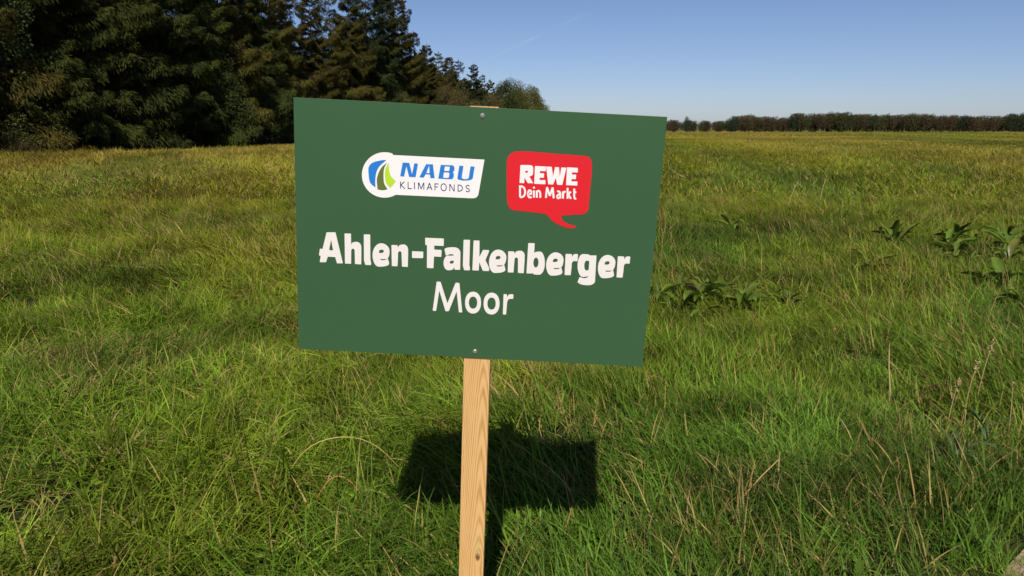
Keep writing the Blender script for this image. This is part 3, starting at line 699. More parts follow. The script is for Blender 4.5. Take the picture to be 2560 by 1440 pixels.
# outlines of everything printed on the board, in millimetres from the board centre
PRINTS = {
 'place_name_lettering': [['-349.2,-6.4 -348.7,-5.7 -347.9,-5.4 -328.9,-4.4 -328.1,-4.6 -327.7,-5.3 -311.2,-77.0 -311.3,-77.7 -312.0,-78.0 -324.1,-78.7 -324.8,-78.5 -325.3,-77.8 -328.9,-64.8 -329.4,-64.1 -330.2,-63.8 -345.7,-63.8 -346.5,-64.0 -347.0,-64.7 -350.9,-76.6 -351.5,-77.3 -352.3,-77.6 -365.1,-78.0 -365.8,-77.7 -365.9,-77.0 -363.6,-63.5 -363.8,-62.7 -364.4,-62.3 -366.7,-61.9 -367.3,-61.5 -367.5,-60.8 -365.3,-46.4 -364.9,-45.7 -364.1,-45.4 -360.0,-45.7 -359.2,-45.5 -358.7,-44.9','-338.6,-23.9 -338.4,-23.6 -338.2,-23.9 -334.2,-47.0 -334.4,-47.7 -335.0,-48.0 -342.5,-47.6 -343.2,-47.2 -343.3,-46.6'],
  ['-306.7,-7.1 -306.4,-6.3 -305.5,-5.9 -292.9,-5.4 -292.0,-5.7 -291.6,-6.5 -291.4,-31.9 -291.2,-32.2 -291.0,-31.9 -290.3,-29.0 -289.7,-27.9 -288.4,-26.9 -286.5,-25.9 -284.0,-25.2 -281.2,-24.6 -278.3,-24.4 -275.7,-24.6 -273.0,-25.7 -270.6,-27.7 -268.7,-30.4 -267.6,-33.5 -267.3,-36.6 -267.2,-48.1 -267.2,-49.3 -267.2,-50.5 -267.4,-77.0 -267.7,-77.9 -268.6,-78.2 -281.2,-78.1 -282.1,-77.7 -282.4,-76.8 -282.9,-52.4 -282.9,-51.1 -283.0,-50.0 -283.0,-46.0 -283.2,-44.8 -283.6,-43.6 -284.3,-42.5 -285.2,-41.8 -286.2,-41.3 -287.1,-41.3 -288.2,-41.5 -289.1,-42.1 -290.0,-43.1 -290.7,-44.3 -291.1,-45.7 -291.2,-47.1 -291.2,-51.4 -291.2,-52.6 -291.2,-53.8 -291.5,-76.9 -291.8,-77.8 -292.7,-78.1 -304.9,-78.1 -305.8,-77.8 -306.1,-76.9'],
  ['-261.5,-7.0 -261.1,-6.1 -260.3,-5.7 -247.6,-5.3 -246.8,-5.6 -246.4,-6.4 -245.8,-64.6 -245.7,-65.8 -245.5,-67.0 -244.1,-72.5 -243.9,-73.6 -243.9,-74.8 -244.1,-77.4 -244.5,-78.2 -245.4,-78.6 -256.6,-78.9 -257.6,-78.6 -258.1,-77.7 -260.7,-68.8 -260.9,-67.6 -261.0,-66.4'],
  ['-27.0,-7.2 -26.7,-6.4 -25.8,-6.0 -13.2,-5.5 -12.3,-5.9 -11.9,-6.7 -11.4,-64.9 -11.3,-66.1 -11.1,-67.3 -9.7,-72.7 -9.5,-73.9 -9.5,-75.1 -9.7,-77.6 -10.1,-78.5 -11.0,-78.9 -22.2,-79.1 -23.1,-78.8 -23.7,-78.0 -26.2,-69.1 -26.5,-67.9 -26.6,-66.7'],
  ['-205.2,-61.1 -204.6,-61.0 -204.2,-61.5 -201.3,-70.8 -201.2,-71.5 -201.3,-72.3 -202.3,-75.1 -202.7,-75.7 -203.3,-76.2 -207.3,-78.3 -209.1,-79.0 -211.5,-79.7 -214.4,-80.3 -217.9,-80.8 -221.9,-81.2 -226.3,-81.5 -229.8,-80.8 -233.3,-78.2 -236.5,-73.7 -238.9,-67.6 -240.4,-60.8 -240.8,-54.0 -240.3,-47.0 -238.3,-40.0 -235.1,-33.7 -230.7,-28.8 -225.8,-25.8 -220.8,-24.7 -215.9,-25.0 -211.0,-26.6 -206.5,-29.6 -203.1,-33.5 -201.1,-38.0 -200.4,-42.5 -200.6,-47.2 -201.2,-51.9 -202.4,-56.1 -204.0,-59.3 -205.8,-61.2 -207.6,-61.9 -214.2,-62.4 -215.0,-62.4 -215.8,-62.5 -222.1,-62.8 -222.4,-63.0 -222.4,-63.5 -221.3,-64.7 -220.7,-65.1 -220.0,-65.2 -212.9,-64.9 -212.1,-64.7 -211.4,-64.5','-224.9,-48.3 -225.4,-48.0 -225.6,-47.5 -225.3,-44.2 -225.1,-43.1 -224.4,-42.1 -223.5,-41.2 -222.2,-40.5 -220.8,-40.0 -219.3,-39.8 -218.0,-39.9 -216.7,-40.2 -215.5,-40.8 -214.6,-41.6 -214.1,-42.5 -214.0,-43.4 -214.2,-44.4 -214.6,-45.3 -215.2,-46.2 -215.9,-46.9 -216.8,-47.4 -217.6,-47.7 -220.1,-48.1 -220.9,-48.2 -221.7,-48.2'],
  ['70.5,-61.6 71.0,-61.5 71.4,-62.0 74.3,-71.3 74.4,-72.0 74.3,-72.8 73.3,-75.6 72.9,-76.2 72.3,-76.7 68.3,-78.8 66.5,-79.5 64.1,-80.2 61.2,-80.8 57.7,-81.3 53.7,-81.7 49.3,-82.0 45.8,-81.3 42.3,-78.7 39.1,-74.2 36.7,-68.1 35.2,-61.3 34.8,-54.5 35.4,-47.5 37.3,-40.5 40.5,-34.2 44.9,-29.3 49.8,-26.3 54.8,-25.2 59.7,-25.6 64.7,-27.1 69.1,-30.1 72.5,-34.0 74.6,-38.5 75.2,-43.0 75.0,-47.8 74.4,-52.5 73.2,-56.6 71.6,-59.8 69.8,-61.8 68.0,-62.4 61.4,-62.9 60.6,-62.9 59.8,-63.0 53.5,-63.3 53.2,-63.5 53.2,-64.0 54.3,-65.2 54.9,-65.6 55.6,-65.8 62.7,-65.4 63.5,-65.2 64.2,-65.0','50.7,-48.8 50.2,-48.6 50.0,-48.0 50.3,-44.7 50.5,-43.6 51.2,-42.6 52.1,-41.7 53.4,-41.0 54.9,-40.5 56.3,-40.4 57.6,-40.4 58.9,-40.7 60.1,-41.3 61.0,-42.1 61.5,-43.0 61.6,-43.9 61.4,-44.9 61.0,-45.9 60.4,-46.7 59.7,-47.4 58.9,-47.9 58.0,-48.2 55.5,-48.6 54.7,-48.7 53.9,-48.8'],
  ['205.7,-60.9 206.2,-60.9 206.6,-61.3 209.5,-70.6 209.6,-71.4 209.5,-72.1 208.5,-74.9 208.1,-75.6 207.5,-76.0 203.5,-78.1 201.7,-78.9 199.3,-79.5 196.4,-80.1 192.9,-80.6 188.9,-81.0 184.4,-81.3 181.0,-80.6 177.5,-78.0 174.3,-73.5 171.9,-67.4 170.4,-60.6 169.9,-53.9 170.5,-46.8 172.4,-39.8 175.7,-33.5 180.1,-28.7 185.0,-25.7 190.0,-24.6 194.9,-24.9 199.8,-26.5 204.3,-29.4 207.7,-33.4 209.7,-37.9 210.4,-42.4 210.2,-47.1 209.6,-51.8 208.4,-56.0 206.8,-59.1 205.0,-61.1 203.2,-61.8 196.6,-62.2 195.8,-62.3 195.0,-62.3 188.7,-62.6 188.3,-62.9 188.4,-63.3 189.5,-64.5 190.1,-65.0 190.8,-65.1 197.9,-64.7 198.7,-64.6 199.4,-64.3','185.9,-48.1 185.4,-47.9 185.2,-47.3 185.5,-44.0 185.7,-43.0 186.3,-41.9 187.3,-41.0 188.6,-40.3 190.0,-39.9 191.5,-39.7 192.8,-39.8 194.1,-40.1 195.3,-40.7 196.2,-41.5 196.7,-42.4 196.8,-43.2 196.6,-44.2 196.2,-45.2 195.6,-46.1 194.9,-46.8 194.0,-47.2 193.2,-47.5 190.7,-47.9 189.9,-48.0 189.1,-48.1'],
  ['328.1,-60.6 328.6,-60.6 329.0,-61.0 331.9,-70.3 332.0,-71.0 331.9,-71.8 330.9,-74.6 330.5,-75.3 329.9,-75.7 325.9,-77.8 324.1,-78.5 321.7,-79.2 318.8,-79.8 315.3,-80.3 311.3,-80.7 306.9,-81.0 303.4,-80.3 299.9,-77.7 296.7,-73.2 294.3,-67.1 292.8,-60.3 292.4,-53.5 292.9,-46.5 294.9,-39.5 298.1,-33.2 302.5,-28.4 307.4,-25.4 312.4,-24.2 317.3,-24.6 322.2,-26.2 326.7,-29.1 330.1,-33.0 332.2,-37.5 332.8,-42.1 332.6,-46.8 332.0,-51.5 330.8,-55.6 329.2,-58.8 327.4,-60.8 325.6,-61.5 319.0,-61.9 318.2,-62.0 317.4,-62.0 311.1,-62.3 310.8,-62.6 310.8,-63.0 311.9,-64.2 312.5,-64.7 313.2,-64.8 320.3,-64.4 321.1,-64.3 321.8,-64.0','308.3,-47.8 307.8,-47.6 307.6,-47.0 307.9,-43.7 308.1,-42.6 308.8,-41.6 309.8,-40.7 311.0,-40.0 312.4,-39.5 313.9,-39.4 315.2,-39.4 316.5,-39.8 317.7,-40.4 318.6,-41.1 319.1,-42.0 319.2,-42.9 319.0,-43.9 318.6,-44.9 318.0,-45.7 317.3,-46.4 316.4,-46.9 315.6,-47.2 313.1,-47.6 312.3,-47.7 311.5,-47.8'],
  ['-196.3,-28.7 -196.0,-27.9 -195.1,-27.5 -183.5,-27.3 -182.5,-27.6 -182.0,-28.4 -180.8,-32.6 -180.5,-33.0 -180.2,-32.6 -179.4,-29.5 -178.7,-28.4 -177.5,-27.3 -175.6,-26.3 -173.2,-25.5 -170.5,-25.0 -167.7,-24.7 -165.1,-25.0 -162.5,-26.1 -160.1,-28.0 -158.3,-30.7 -157.2,-33.7 -156.8,-36.7 -156.6,-48.1 -156.5,-49.3 -156.6,-50.5 -157.0,-77.4 -157.4,-78.3 -158.2,-78.6 -169.5,-78.4 -170.4,-78.0 -170.8,-77.2 -172.0,-52.3 -172.1,-51.1 -172.1,-49.9 -172.3,-46.0 -172.4,-44.8 -172.9,-43.6 -173.6,-42.6 -174.6,-41.9 -175.6,-41.5 -176.6,-41.5 -177.6,-41.8 -178.6,-42.4 -179.4,-43.3 -180.1,-44.6 -180.5,-45.9 -180.6,-47.2 -180.5,-51.3 -180.5,-52.5 -180.5,-53.7 -181.3,-77.0 -181.7,-77.8 -182.5,-78.2 -193.6,-78.4 -194.5,-78.0 -194.9,-77.2'],
  ['78.9,-29.1 79.2,-28.2 80.0,-27.9 91.7,-27.6 92.7,-28.0 93.2,-28.8 94.3,-33.0 94.6,-33.4 95.0,-33.0 95.8,-29.9 96.4,-28.8 97.7,-27.6 99.6,-26.7 102.0,-25.9 104.7,-25.4 107.5,-25.1 110.1,-25.3 112.7,-26.4 115.0,-28.4 116.8,-31.1 118.0,-34.1 118.3,-37.1 118.6,-48.5 118.6,-49.7 118.6,-50.9 118.2,-77.8 117.8,-78.7 117.0,-79.0 105.7,-78.8 104.8,-78.4 104.4,-77.6 103.2,-52.7 103.1,-51.5 103.1,-50.3 102.9,-46.4 102.7,-45.2 102.3,-44.0 101.5,-43.0 100.6,-42.3 99.6,-41.9 98.6,-41.9 97.6,-42.1 96.6,-42.8 95.7,-43.7 95.1,-44.9 94.7,-46.3 94.6,-47.6 94.7,-51.7 94.7,-52.9 94.6,-54.1 93.9,-77.3 93.5,-78.2 92.6,-78.6 81.5,-78.8 80.7,-78.4 80.3,-77.6'],
  ['-147.6,-41.0 -147.2,-40.2 -146.4,-39.8 -122.2,-39.6 -121.3,-39.9 -121.0,-40.8 -121.0,-54.0 -121.4,-54.9 -122.2,-55.3 -146.1,-56.1 -146.9,-55.8 -147.3,-55.0'],
  ['-117.3,-7.2 -117.0,-6.3 -116.2,-6.0 -74.7,-5.6 -73.8,-5.9 -73.4,-6.8 -73.3,-22.2 -73.7,-23.1 -74.5,-23.4 -94.3,-23.6 -95.2,-24.0 -95.5,-24.8 -95.5,-31.8 -95.1,-32.6 -94.3,-33.0 -79.0,-33.2 -78.2,-33.6 -77.9,-34.4 -78.1,-48.7 -78.5,-49.5 -79.4,-49.9 -94.3,-49.8 -95.1,-50.1 -95.5,-51.0 -96.1,-77.2 -96.4,-78.0 -97.3,-78.4 -110.3,-78.4 -111.2,-78.0 -111.6,-77.2 -112.5,-25.1 -112.9,-24.1 -113.7,-23.6 -115.5,-23.1 -116.3,-22.6 -116.7,-21.6'],
  ['-71.2,-31.2 -71.2,-30.5 -70.8,-30.0 -68.1,-28.3 -66.7,-27.6 -64.6,-27.0 -61.8,-26.4 -58.3,-25.9 -54.1,-25.4 -49.5,-25.1 -45.7,-25.2 -41.9,-26.3 -38.5,-28.2 -35.8,-31.0 -34.2,-34.1 -33.6,-37.2 -33.2,-49.6 -33.2,-50.4 -33.2,-51.2 -32.8,-77.9 -33.0,-78.5 -33.6,-78.8 -44.6,-79.2 -45.3,-79.0 -45.7,-78.5 -47.3,-73.8 -47.5,-73.5 -47.8,-73.8 -48.7,-76.9 -49.4,-78.0 -50.7,-79.0 -52.7,-79.9 -55.2,-80.7 -58.1,-81.2 -61.1,-81.4 -63.8,-81.0 -66.6,-79.4 -69.1,-76.6 -71.0,-72.8 -72.2,-68.5 -72.6,-64.2 -72.3,-59.8 -71.4,-55.4 -69.8,-51.5 -67.6,-48.5 -65.1,-46.6 -62.6,-46.0 -53.1,-45.6 -52.3,-45.5 -51.5,-45.4 -49.7,-45.2 -49.2,-45.0 -49.1,-44.4 -49.3,-43.5 -49.6,-42.9 -50.3,-42.6 -53.1,-42.2 -54.3,-42.1 -55.7,-42.2 -57.2,-42.4 -58.7,-42.8 -60.4,-43.4 -62.1,-44.1 -66.8,-46.2 -67.3,-46.2 -67.7,-45.8','-54.1,-65.1 -55.1,-65.0 -56.1,-64.8 -57.0,-64.2 -57.7,-63.5 -58.1,-62.7 -58.1,-61.8 -57.9,-60.9 -57.3,-60.0 -56.5,-59.1 -55.5,-58.4 -54.3,-58.0 -53.0,-57.8 -49.1,-57.5 -48.6,-57.6 -48.4,-58.2 -48.4,-60.7 -48.5,-61.5 -48.7,-62.2 -49.1,-63.1 -49.4,-63.5 -50.0,-64.0 -50.7,-64.3 -51.7,-64.7 -52.9,-64.9'],
  ['-3.5,-7.6 -3.2,-6.8 -2.3,-6.4 9.2,-6.0 10.0,-6.3 10.4,-7.2 11.7,-44.0 11.9,-44.5 12.2,-44.1 19.0,-28.9 19.7,-28.1 20.7,-27.8 32.8,-27.6 33.6,-27.9 33.8,-28.7 33.3,-32.0 33.1,-33.1 32.7,-34.3 26.5,-51.0 26.3,-52.1 26.6,-53.2 35.3,-69.2 35.7,-70.3 35.9,-71.5 35.8,-77.0 35.4,-77.9 34.5,-78.2 22.3,-78.4 21.3,-78.1 20.6,-77.3 12.6,-59.1 12.2,-58.8 12.0,-59.2 11.5,-77.0 11.1,-77.9 10.2,-78.2 -2.5,-78.5 -3.3,-78.2 -3.7,-77.3'],
  ['124.9,-7.0 125.3,-6.2 126.1,-5.8 138.7,-5.5 139.6,-5.8 139.9,-6.7 140.2,-28.9 140.4,-29.4 140.7,-29.1 141.3,-27.7 141.9,-27.0 143.2,-26.4 145.2,-25.8 147.7,-25.3 150.6,-24.9 153.7,-24.7 156.6,-25.4 159.5,-27.9 162.2,-32.4 164.5,-38.4 166.0,-45.1 166.8,-51.9 166.8,-58.7 165.9,-65.6 164.0,-71.8 161.4,-76.6 158.2,-79.6 155.0,-80.6 151.2,-80.8 147.8,-80.8 144.8,-80.6 142.4,-80.2 140.8,-79.6 140.1,-78.9 139.2,-77.3 138.7,-77.0 138.2,-77.3 138.0,-77.8 137.3,-78.5 136.3,-78.8 125.9,-78.8 125.1,-78.5 124.7,-77.6','139.5,-51.9 139.7,-48.9 140.2,-45.9 141.2,-43.3 142.4,-41.2 143.9,-40.0 145.3,-39.6 146.8,-39.9 148.2,-41.0 149.6,-42.9 150.7,-45.4 151.4,-48.3 151.7,-51.2 151.6,-54.2 151.1,-57.2 150.2,-59.8 148.9,-61.9 147.4,-63.1 145.8,-63.6 144.3,-63.3 142.8,-62.2 141.4,-60.3 140.3,-57.7 139.7,-54.8'],
  ['214.1,-28.1 214.4,-27.2 215.3,-26.9 227.4,-26.7 228.4,-27.0 228.8,-27.9 229.6,-32.7 229.9,-33.1 230.2,-32.8 231.3,-29.9 231.9,-28.8 232.7,-27.8 233.8,-27.0 235.2,-26.4 236.6,-26.1 238.1,-26.0 242.2,-26.1 243.1,-26.4 243.4,-27.3 243.2,-42.2 242.8,-43.0 241.9,-43.3 236.6,-43.1 235.0,-43.2 233.4,-43.9 232.0,-45.1 230.9,-46.7 230.3,-48.5 230.2,-50.3 230.3,-56.7 230.3,-57.9 230.3,-59.1 229.6,-76.6 229.3,-77.4 228.4,-77.8 216.3,-78.1 215.5,-77.7 215.1,-76.9'],
  ['337.1,-27.4 337.5,-26.5 338.3,-26.1 350.5,-26.0 351.4,-26.3 351.9,-27.1 352.7,-32.0 352.9,-32.4 353.3,-32.1 354.4,-29.2 354.9,-28.1 355.8,-27.1 356.9,-26.3 358.2,-25.7 359.7,-25.4 361.1,-25.3 365.3,-25.4 366.1,-25.7 366.4,-26.6 366.2,-41.5 365.8,-42.3 365.0,-42.6 359.6,-42.3 358.1,-42.5 356.5,-43.2 355.0,-44.4 354.0,-46.0 353.4,-47.8 353.2,-49.6 353.3,-56.0 353.3,-57.2 353.3,-58.4 352.7,-75.9 352.3,-76.7 351.4,-77.1 339.4,-77.3 338.5,-77.0 338.2,-76.2'],
  ['286.0,-26.9 286.6,-27.1 286.9,-27.7 287.9,-76.7 287.9,-77.6 287.9,-78.5 288.4,-88.3 288.1,-91.0 286.7,-93.7 284.3,-96.2 281.1,-98.2 277.4,-99.4 273.7,-99.9 269.0,-100.1 264.7,-100.0 260.9,-99.7 257.6,-99.1 254.8,-98.4 252.6,-97.4 247.6,-94.5 247.1,-93.9 247.1,-93.2 250.5,-81.8 250.9,-81.3 251.6,-81.2 255.7,-82.3 257.2,-82.7 258.9,-82.9 260.6,-83.1 262.2,-83.1 263.9,-83.0 265.5,-82.7 266.8,-82.3 268.1,-81.8 269.2,-81.1 270.1,-80.3 270.7,-79.4 270.9,-78.5 271.3,-76.2 271.3,-75.9 271.1,-76.1 270.6,-77.5 270.0,-78.1 268.7,-78.7 266.7,-79.3 264.2,-79.8 261.1,-80.1 257.9,-80.4 254.9,-79.7 251.8,-77.2 248.9,-72.8 246.6,-66.9 244.9,-60.2 244.1,-53.5 244.0,-46.8 244.7,-40.0 246.4,-33.8 248.8,-29.1 251.6,-26.3 254.6,-25.3 258.4,-25.1 261.7,-25.1 264.5,-25.2 266.8,-25.4 268.4,-25.7 269.4,-26.1 270.9,-27.1 271.6,-27.5 272.5,-27.6','270.2,-41.5 270.8,-42.2 271.0,-43.0 271.2,-58.2 271.2,-59.1 271.2,-60.0 271.2,-61.6 271.0,-62.3 270.4,-62.9 269.6,-63.5 268.4,-64.0 267.1,-64.3 265.8,-64.4 264.5,-64.1 263.1,-63.0 261.9,-61.1 260.9,-58.6 260.3,-55.7 260.0,-52.8 260.0,-49.9 260.4,-47.0 261.1,-44.3 262.0,-42.3 263.1,-41.1 264.2,-40.7 265.6,-40.6 266.9,-40.6 268.0,-40.7 268.9,-40.8 269.5,-41.0 269.9,-41.3'],
  ],
 'district_lettering': [['-87.7,-111.8 -87.1,-110.7 -85.9,-110.3 -79.8,-110.4 -78.5,-110.8 -77.7,-112.0 -61.0,-161.4 -60.5,-161.9 -60.0,-161.5 -43.0,-112.2 -42.2,-111.1 -40.9,-110.7 -35.0,-110.8 -33.8,-111.3 -33.2,-112.4 -24.3,-182.0 -24.6,-183.1 -25.7,-183.6 -30.6,-183.6 -31.8,-183.2 -32.4,-182.0 -39.1,-134.0 -39.4,-133.5 -39.9,-133.9 -56.0,-180.5 -56.8,-181.7 -58.1,-182.2 -62.7,-182.7 -64.0,-182.4 -64.8,-181.4 -80.3,-133.9 -80.7,-133.5 -81.0,-134.0 -86.9,-181.7 -87.5,-182.8 -88.7,-183.2 -93.8,-183.1 -94.9,-182.5 -95.3,-181.4'],
  ['19.8,-154.2 19.9,-155.0 19.9,-155.8 20.0,-156.6 20.0,-157.4 20.0,-158.3 20.0,-159.1 20.0,-159.9 20.0,-160.7 20.0,-161.5 19.9,-162.2 19.9,-163.0 19.8,-163.7 19.7,-164.4 19.6,-165.2 19.5,-165.8 19.4,-166.5 19.2,-167.2 19.1,-167.9 18.9,-168.5 18.8,-169.2 18.6,-169.8 18.4,-170.4 18.2,-171.1 18.0,-171.7 17.8,-172.3 17.5,-172.9 17.3,-173.4 17.0,-174.0 16.7,-174.5 16.5,-175.1 16.2,-175.6 15.9,-176.1 15.6,-176.6 15.2,-177.1 14.9,-177.6 14.6,-178.1 14.2,-178.5 13.9,-178.9 13.5,-179.3 13.1,-179.8 12.7,-180.2 12.3,-180.5 11.9,-180.9 11.5,-181.2 11.1,-181.6 10.7,-181.9 10.2,-182.2 9.8,-182.5 9.3,-182.7 8.8,-183.0 8.4,-183.2 7.9,-183.4 7.4,-183.7 6.9,-183.8 6.4,-184.0 5.9,-184.2 5.4,-184.3 4.8,-184.4 4.3,-184.6 3.7,-184.6 3.1,-184.7 2.5,-184.8 1.9,-184.8 1.4,-184.8 0.8,-184.8 0.2,-184.8 -0.4,-184.8 -0.9,-184.8 -1.5,-184.7 -2.0,-184.6 -2.6,-184.5 -3.1,-184.4 -3.6,-184.3 -4.1,-184.1 -4.6,-183.9 -5.1,-183.8 -5.5,-183.6 -6.0,-183.3 -6.5,-183.1 -6.9,-182.8 -7.4,-182.6 -7.8,-182.3 -8.3,-182.0 -8.7,-181.7 -9.1,-181.3 -9.6,-181.0 -10.0,-180.6 -10.4,-180.2 -10.8,-179.8 -11.1,-179.4 -11.5,-179.0 -11.9,-178.6 -12.2,-178.1 -12.6,-177.7 -12.9,-177.2 -13.2,-176.7 -13.6,-176.2 -13.9,-175.7 -14.2,-175.1 -14.5,-174.6 -14.7,-174.0 -15.0,-173.5 -15.3,-172.9 -15.5,-172.3 -15.8,-171.7 -16.0,-171.1 -16.2,-170.4 -16.4,-169.8 -16.6,-169.2 -16.8,-168.5 -17.0,-167.8 -17.1,-167.1 -17.3,-166.4 -17.4,-165.8 -17.5,-165.0 -17.6,-164.3 -17.8,-163.5 -17.9,-162.8 -17.9,-162.0 -18.0,-161.2 -18.1,-160.3 -18.1,-159.5 -18.1,-158.7 -18.2,-157.9 -18.2,-157.1 -18.2,-156.2 -18.2,-155.4 -18.1,-154.6 -18.1,-153.8 -18.1,-153.1 -18.0,-152.3 -17.9,-151.6 -17.8,-150.9 -17.7,-150.2 -17.6,-149.5 -17.5,-148.8 -17.4,-148.1 -17.2,-147.5 -17.0,-146.8 -16.9,-146.2 -16.7,-145.5 -16.5,-144.9 -16.3,-144.3 -16.1,-143.7 -15.8,-143.1 -15.6,-142.5 -15.3,-142.0 -15.1,-141.4 -14.8,-140.9 -14.5,-140.3 -14.2,-139.8 -13.9,-139.3 -13.6,-138.8 -13.3,-138.3 -13.0,-137.8 -12.7,-137.4 -12.3,-136.9 -11.9,-136.5 -11.6,-136.1 -11.2,-135.7 -10.8,-135.3 -10.4,-134.9 -10.0,-134.6 -9.6,-134.2 -9.2,-133.9 -8.8,-133.6 -8.3,-133.3 -7.9,-133.0 -7.4,-132.8 -7.0,-132.5 -6.5,-132.3 -6.0,-132.1 -5.5,-131.8 -5.0,-131.7 -4.5,-131.5 -4.0,-131.3 -3.5,-131.2 -2.9,-131.1 -2.4,-131.0 -1.8,-130.9 -1.2,-130.8 -0.7,-130.8 -0.1,-130.7 0.5,-130.7 1.1,-130.7 1.6,-130.7 2.2,-130.7 2.8,-130.8 3.3,-130.8 3.9,-130.9 4.4,-131.0 4.9,-131.1 5.4,-131.3 5.9,-131.4 6.4,-131.6 6.9,-131.8 7.3,-132.0 7.8,-132.2 8.3,-132.4 8.7,-132.7 9.2,-132.9 9.6,-133.2 10.1,-133.5 10.5,-133.8 10.9,-134.1 11.3,-134.5 11.7,-134.8 12.1,-135.2 12.5,-135.6 12.9,-136.0 13.3,-136.4 13.6,-136.9 14.0,-137.3 14.3,-137.8 14.7,-138.2 15.0,-138.7 15.3,-139.2 15.6,-139.7 15.9,-140.3 16.2,-140.8 16.5,-141.4 16.8,-141.9 17.0,-142.5 17.3,-143.1 17.5,-143.7 17.8,-144.3 18.0,-144.9 18.2,-145.6 18.4,-146.2 18.6,-146.9 18.8,-147.5 18.9,-148.2 19.1,-148.9 19.2,-149.6 19.3,-150.3 19.5,-151.1 19.6,-151.8 19.7,-152.6 19.8,-153.4','10.8,-155.8 10.8,-156.2 10.9,-156.7 10.9,-157.1 10.9,-157.6 10.9,-158.0 10.9,-158.5 10.9,-158.9 10.9,-159.4 10.9,-159.8 10.8,-160.2 10.8,-160.6 10.8,-161.0 10.7,-161.4 10.7,-161.8 10.6,-162.2 10.6,-162.6 10.5,-163.0 10.4,-163.3 10.3,-163.7 10.2,-164.1 10.2,-164.4 10.1,-164.8 9.9,-165.1 9.8,-165.4 9.7,-165.8 9.6,-166.1 9.5,-166.4 9.3,-166.7 9.2,-167.0 9.1,-167.3 8.9,-167.6 8.7,-167.9 8.6,-168.2 8.4,-168.4 8.2,-168.7 8.1,-168.9 7.9,-169.2 7.7,-169.4 7.5,-169.7 7.3,-169.9 7.1,-170.1 6.9,-170.3 6.7,-170.5 6.5,-170.7 6.2,-170.9 6.0,-171.0 5.8,-171.2 5.6,-171.4 5.3,-171.5 5.1,-171.7 4.8,-171.8 4.6,-171.9 4.3,-172.0 4.1,-172.1 3.8,-172.2 3.5,-172.3 3.3,-172.4 3.0,-172.4 2.7,-172.5 2.4,-172.6 2.1,-172.6 1.8,-172.6 1.5,-172.6 1.2,-172.7 0.9,-172.7 0.6,-172.7 0.3,-172.6 -0.0,-172.6 -0.3,-172.6 -0.6,-172.5 -0.9,-172.5 -1.1,-172.4 -1.4,-172.3 -1.7,-172.2 -1.9,-172.2 -2.2,-172.1 -2.4,-171.9 -2.7,-171.8 -2.9,-171.7 -3.1,-171.5 -3.4,-171.4 -3.6,-171.2 -3.9,-171.1 -4.1,-170.9 -4.3,-170.7 -4.5,-170.5 -4.7,-170.3 -4.9,-170.1 -5.1,-169.9 -5.3,-169.7 -5.5,-169.4 -5.7,-169.2 -5.9,-168.9 -6.1,-168.7 -6.3,-168.4 -6.5,-168.1 -6.6,-167.9 -6.8,-167.6 -6.9,-167.3 -7.1,-167.0 -7.2,-166.7 -7.4,-166.4 -7.5,-166.0 -7.7,-165.7 -7.8,-165.4 -7.9,-165.0 -8.0,-164.7 -8.1,-164.3 -8.2,-164.0 -8.3,-163.6 -8.4,-163.2 -8.5,-162.9 -8.6,-162.5 -8.6,-162.1 -8.7,-161.7 -8.8,-161.3 -8.8,-160.9 -8.9,-160.4 -8.9,-160.0 -9.0,-159.6 -9.0,-159.1 -9.0,-158.7 -9.0,-158.2 -9.1,-157.8 -9.1,-157.3 -9.1,-156.8 -9.1,-156.4 -9.0,-155.9 -9.0,-155.5 -9.0,-155.1 -9.0,-154.7 -8.9,-154.3 -8.9,-153.9 -8.8,-153.5 -8.8,-153.1 -8.7,-152.7 -8.6,-152.4 -8.6,-152.0 -8.5,-151.6 -8.4,-151.3 -8.3,-150.9 -8.2,-150.6 -8.1,-150.2 -8.0,-149.9 -7.9,-149.6 -7.7,-149.3 -7.6,-148.9 -7.5,-148.7 -7.3,-148.3 -7.2,-148.1 -7.0,-147.8 -6.9,-147.5 -6.7,-147.2 -6.5,-146.9 -6.4,-146.7 -6.2,-146.4 -6.0,-146.2 -5.8,-145.9 -5.6,-145.7 -5.4,-145.5 -5.2,-145.3 -5.0,-145.1 -4.8,-144.9 -4.6,-144.7 -4.4,-144.5 -4.2,-144.3 -3.9,-144.2 -3.7,-144.0 -3.5,-143.9 -3.2,-143.7 -3.0,-143.6 -2.7,-143.5 -2.5,-143.4 -2.2,-143.3 -2.0,-143.2 -1.7,-143.1 -1.4,-143.0 -1.1,-142.9 -0.8,-142.9 -0.6,-142.8 -0.2,-142.8 0.1,-142.8 0.4,-142.7 0.7,-142.7 1.0,-142.7 1.3,-142.7 1.6,-142.8 1.9,-142.8 2.1,-142.8 2.4,-142.9 2.7,-142.9 3.0,-143.0 3.2,-143.1 3.5,-143.1 3.8,-143.2 4.0,-143.3 4.2,-143.4 4.5,-143.6 4.7,-143.7 5.0,-143.8 5.2,-144.0 5.5,-144.1 5.7,-144.3 5.9,-144.5 6.1,-144.7 6.3,-144.8 6.5,-145.1 6.8,-145.3 7.0,-145.5 7.2,-145.7 7.4,-145.9 7.5,-146.2 7.7,-146.4 7.9,-146.7 8.1,-146.9 8.3,-147.2 8.4,-147.5 8.6,-147.8 8.8,-148.1 8.9,-148.4 9.1,-148.7 9.2,-149.0 9.3,-149.3 9.5,-149.6 9.6,-150.0 9.7,-150.3 9.8,-150.7 9.9,-151.0 10.0,-151.3 10.1,-151.7 10.2,-152.1 10.3,-152.5 10.4,-152.8 10.5,-153.2 10.5,-153.6 10.6,-154.0 10.7,-154.4 10.7,-154.9 10.8,-155.3'],
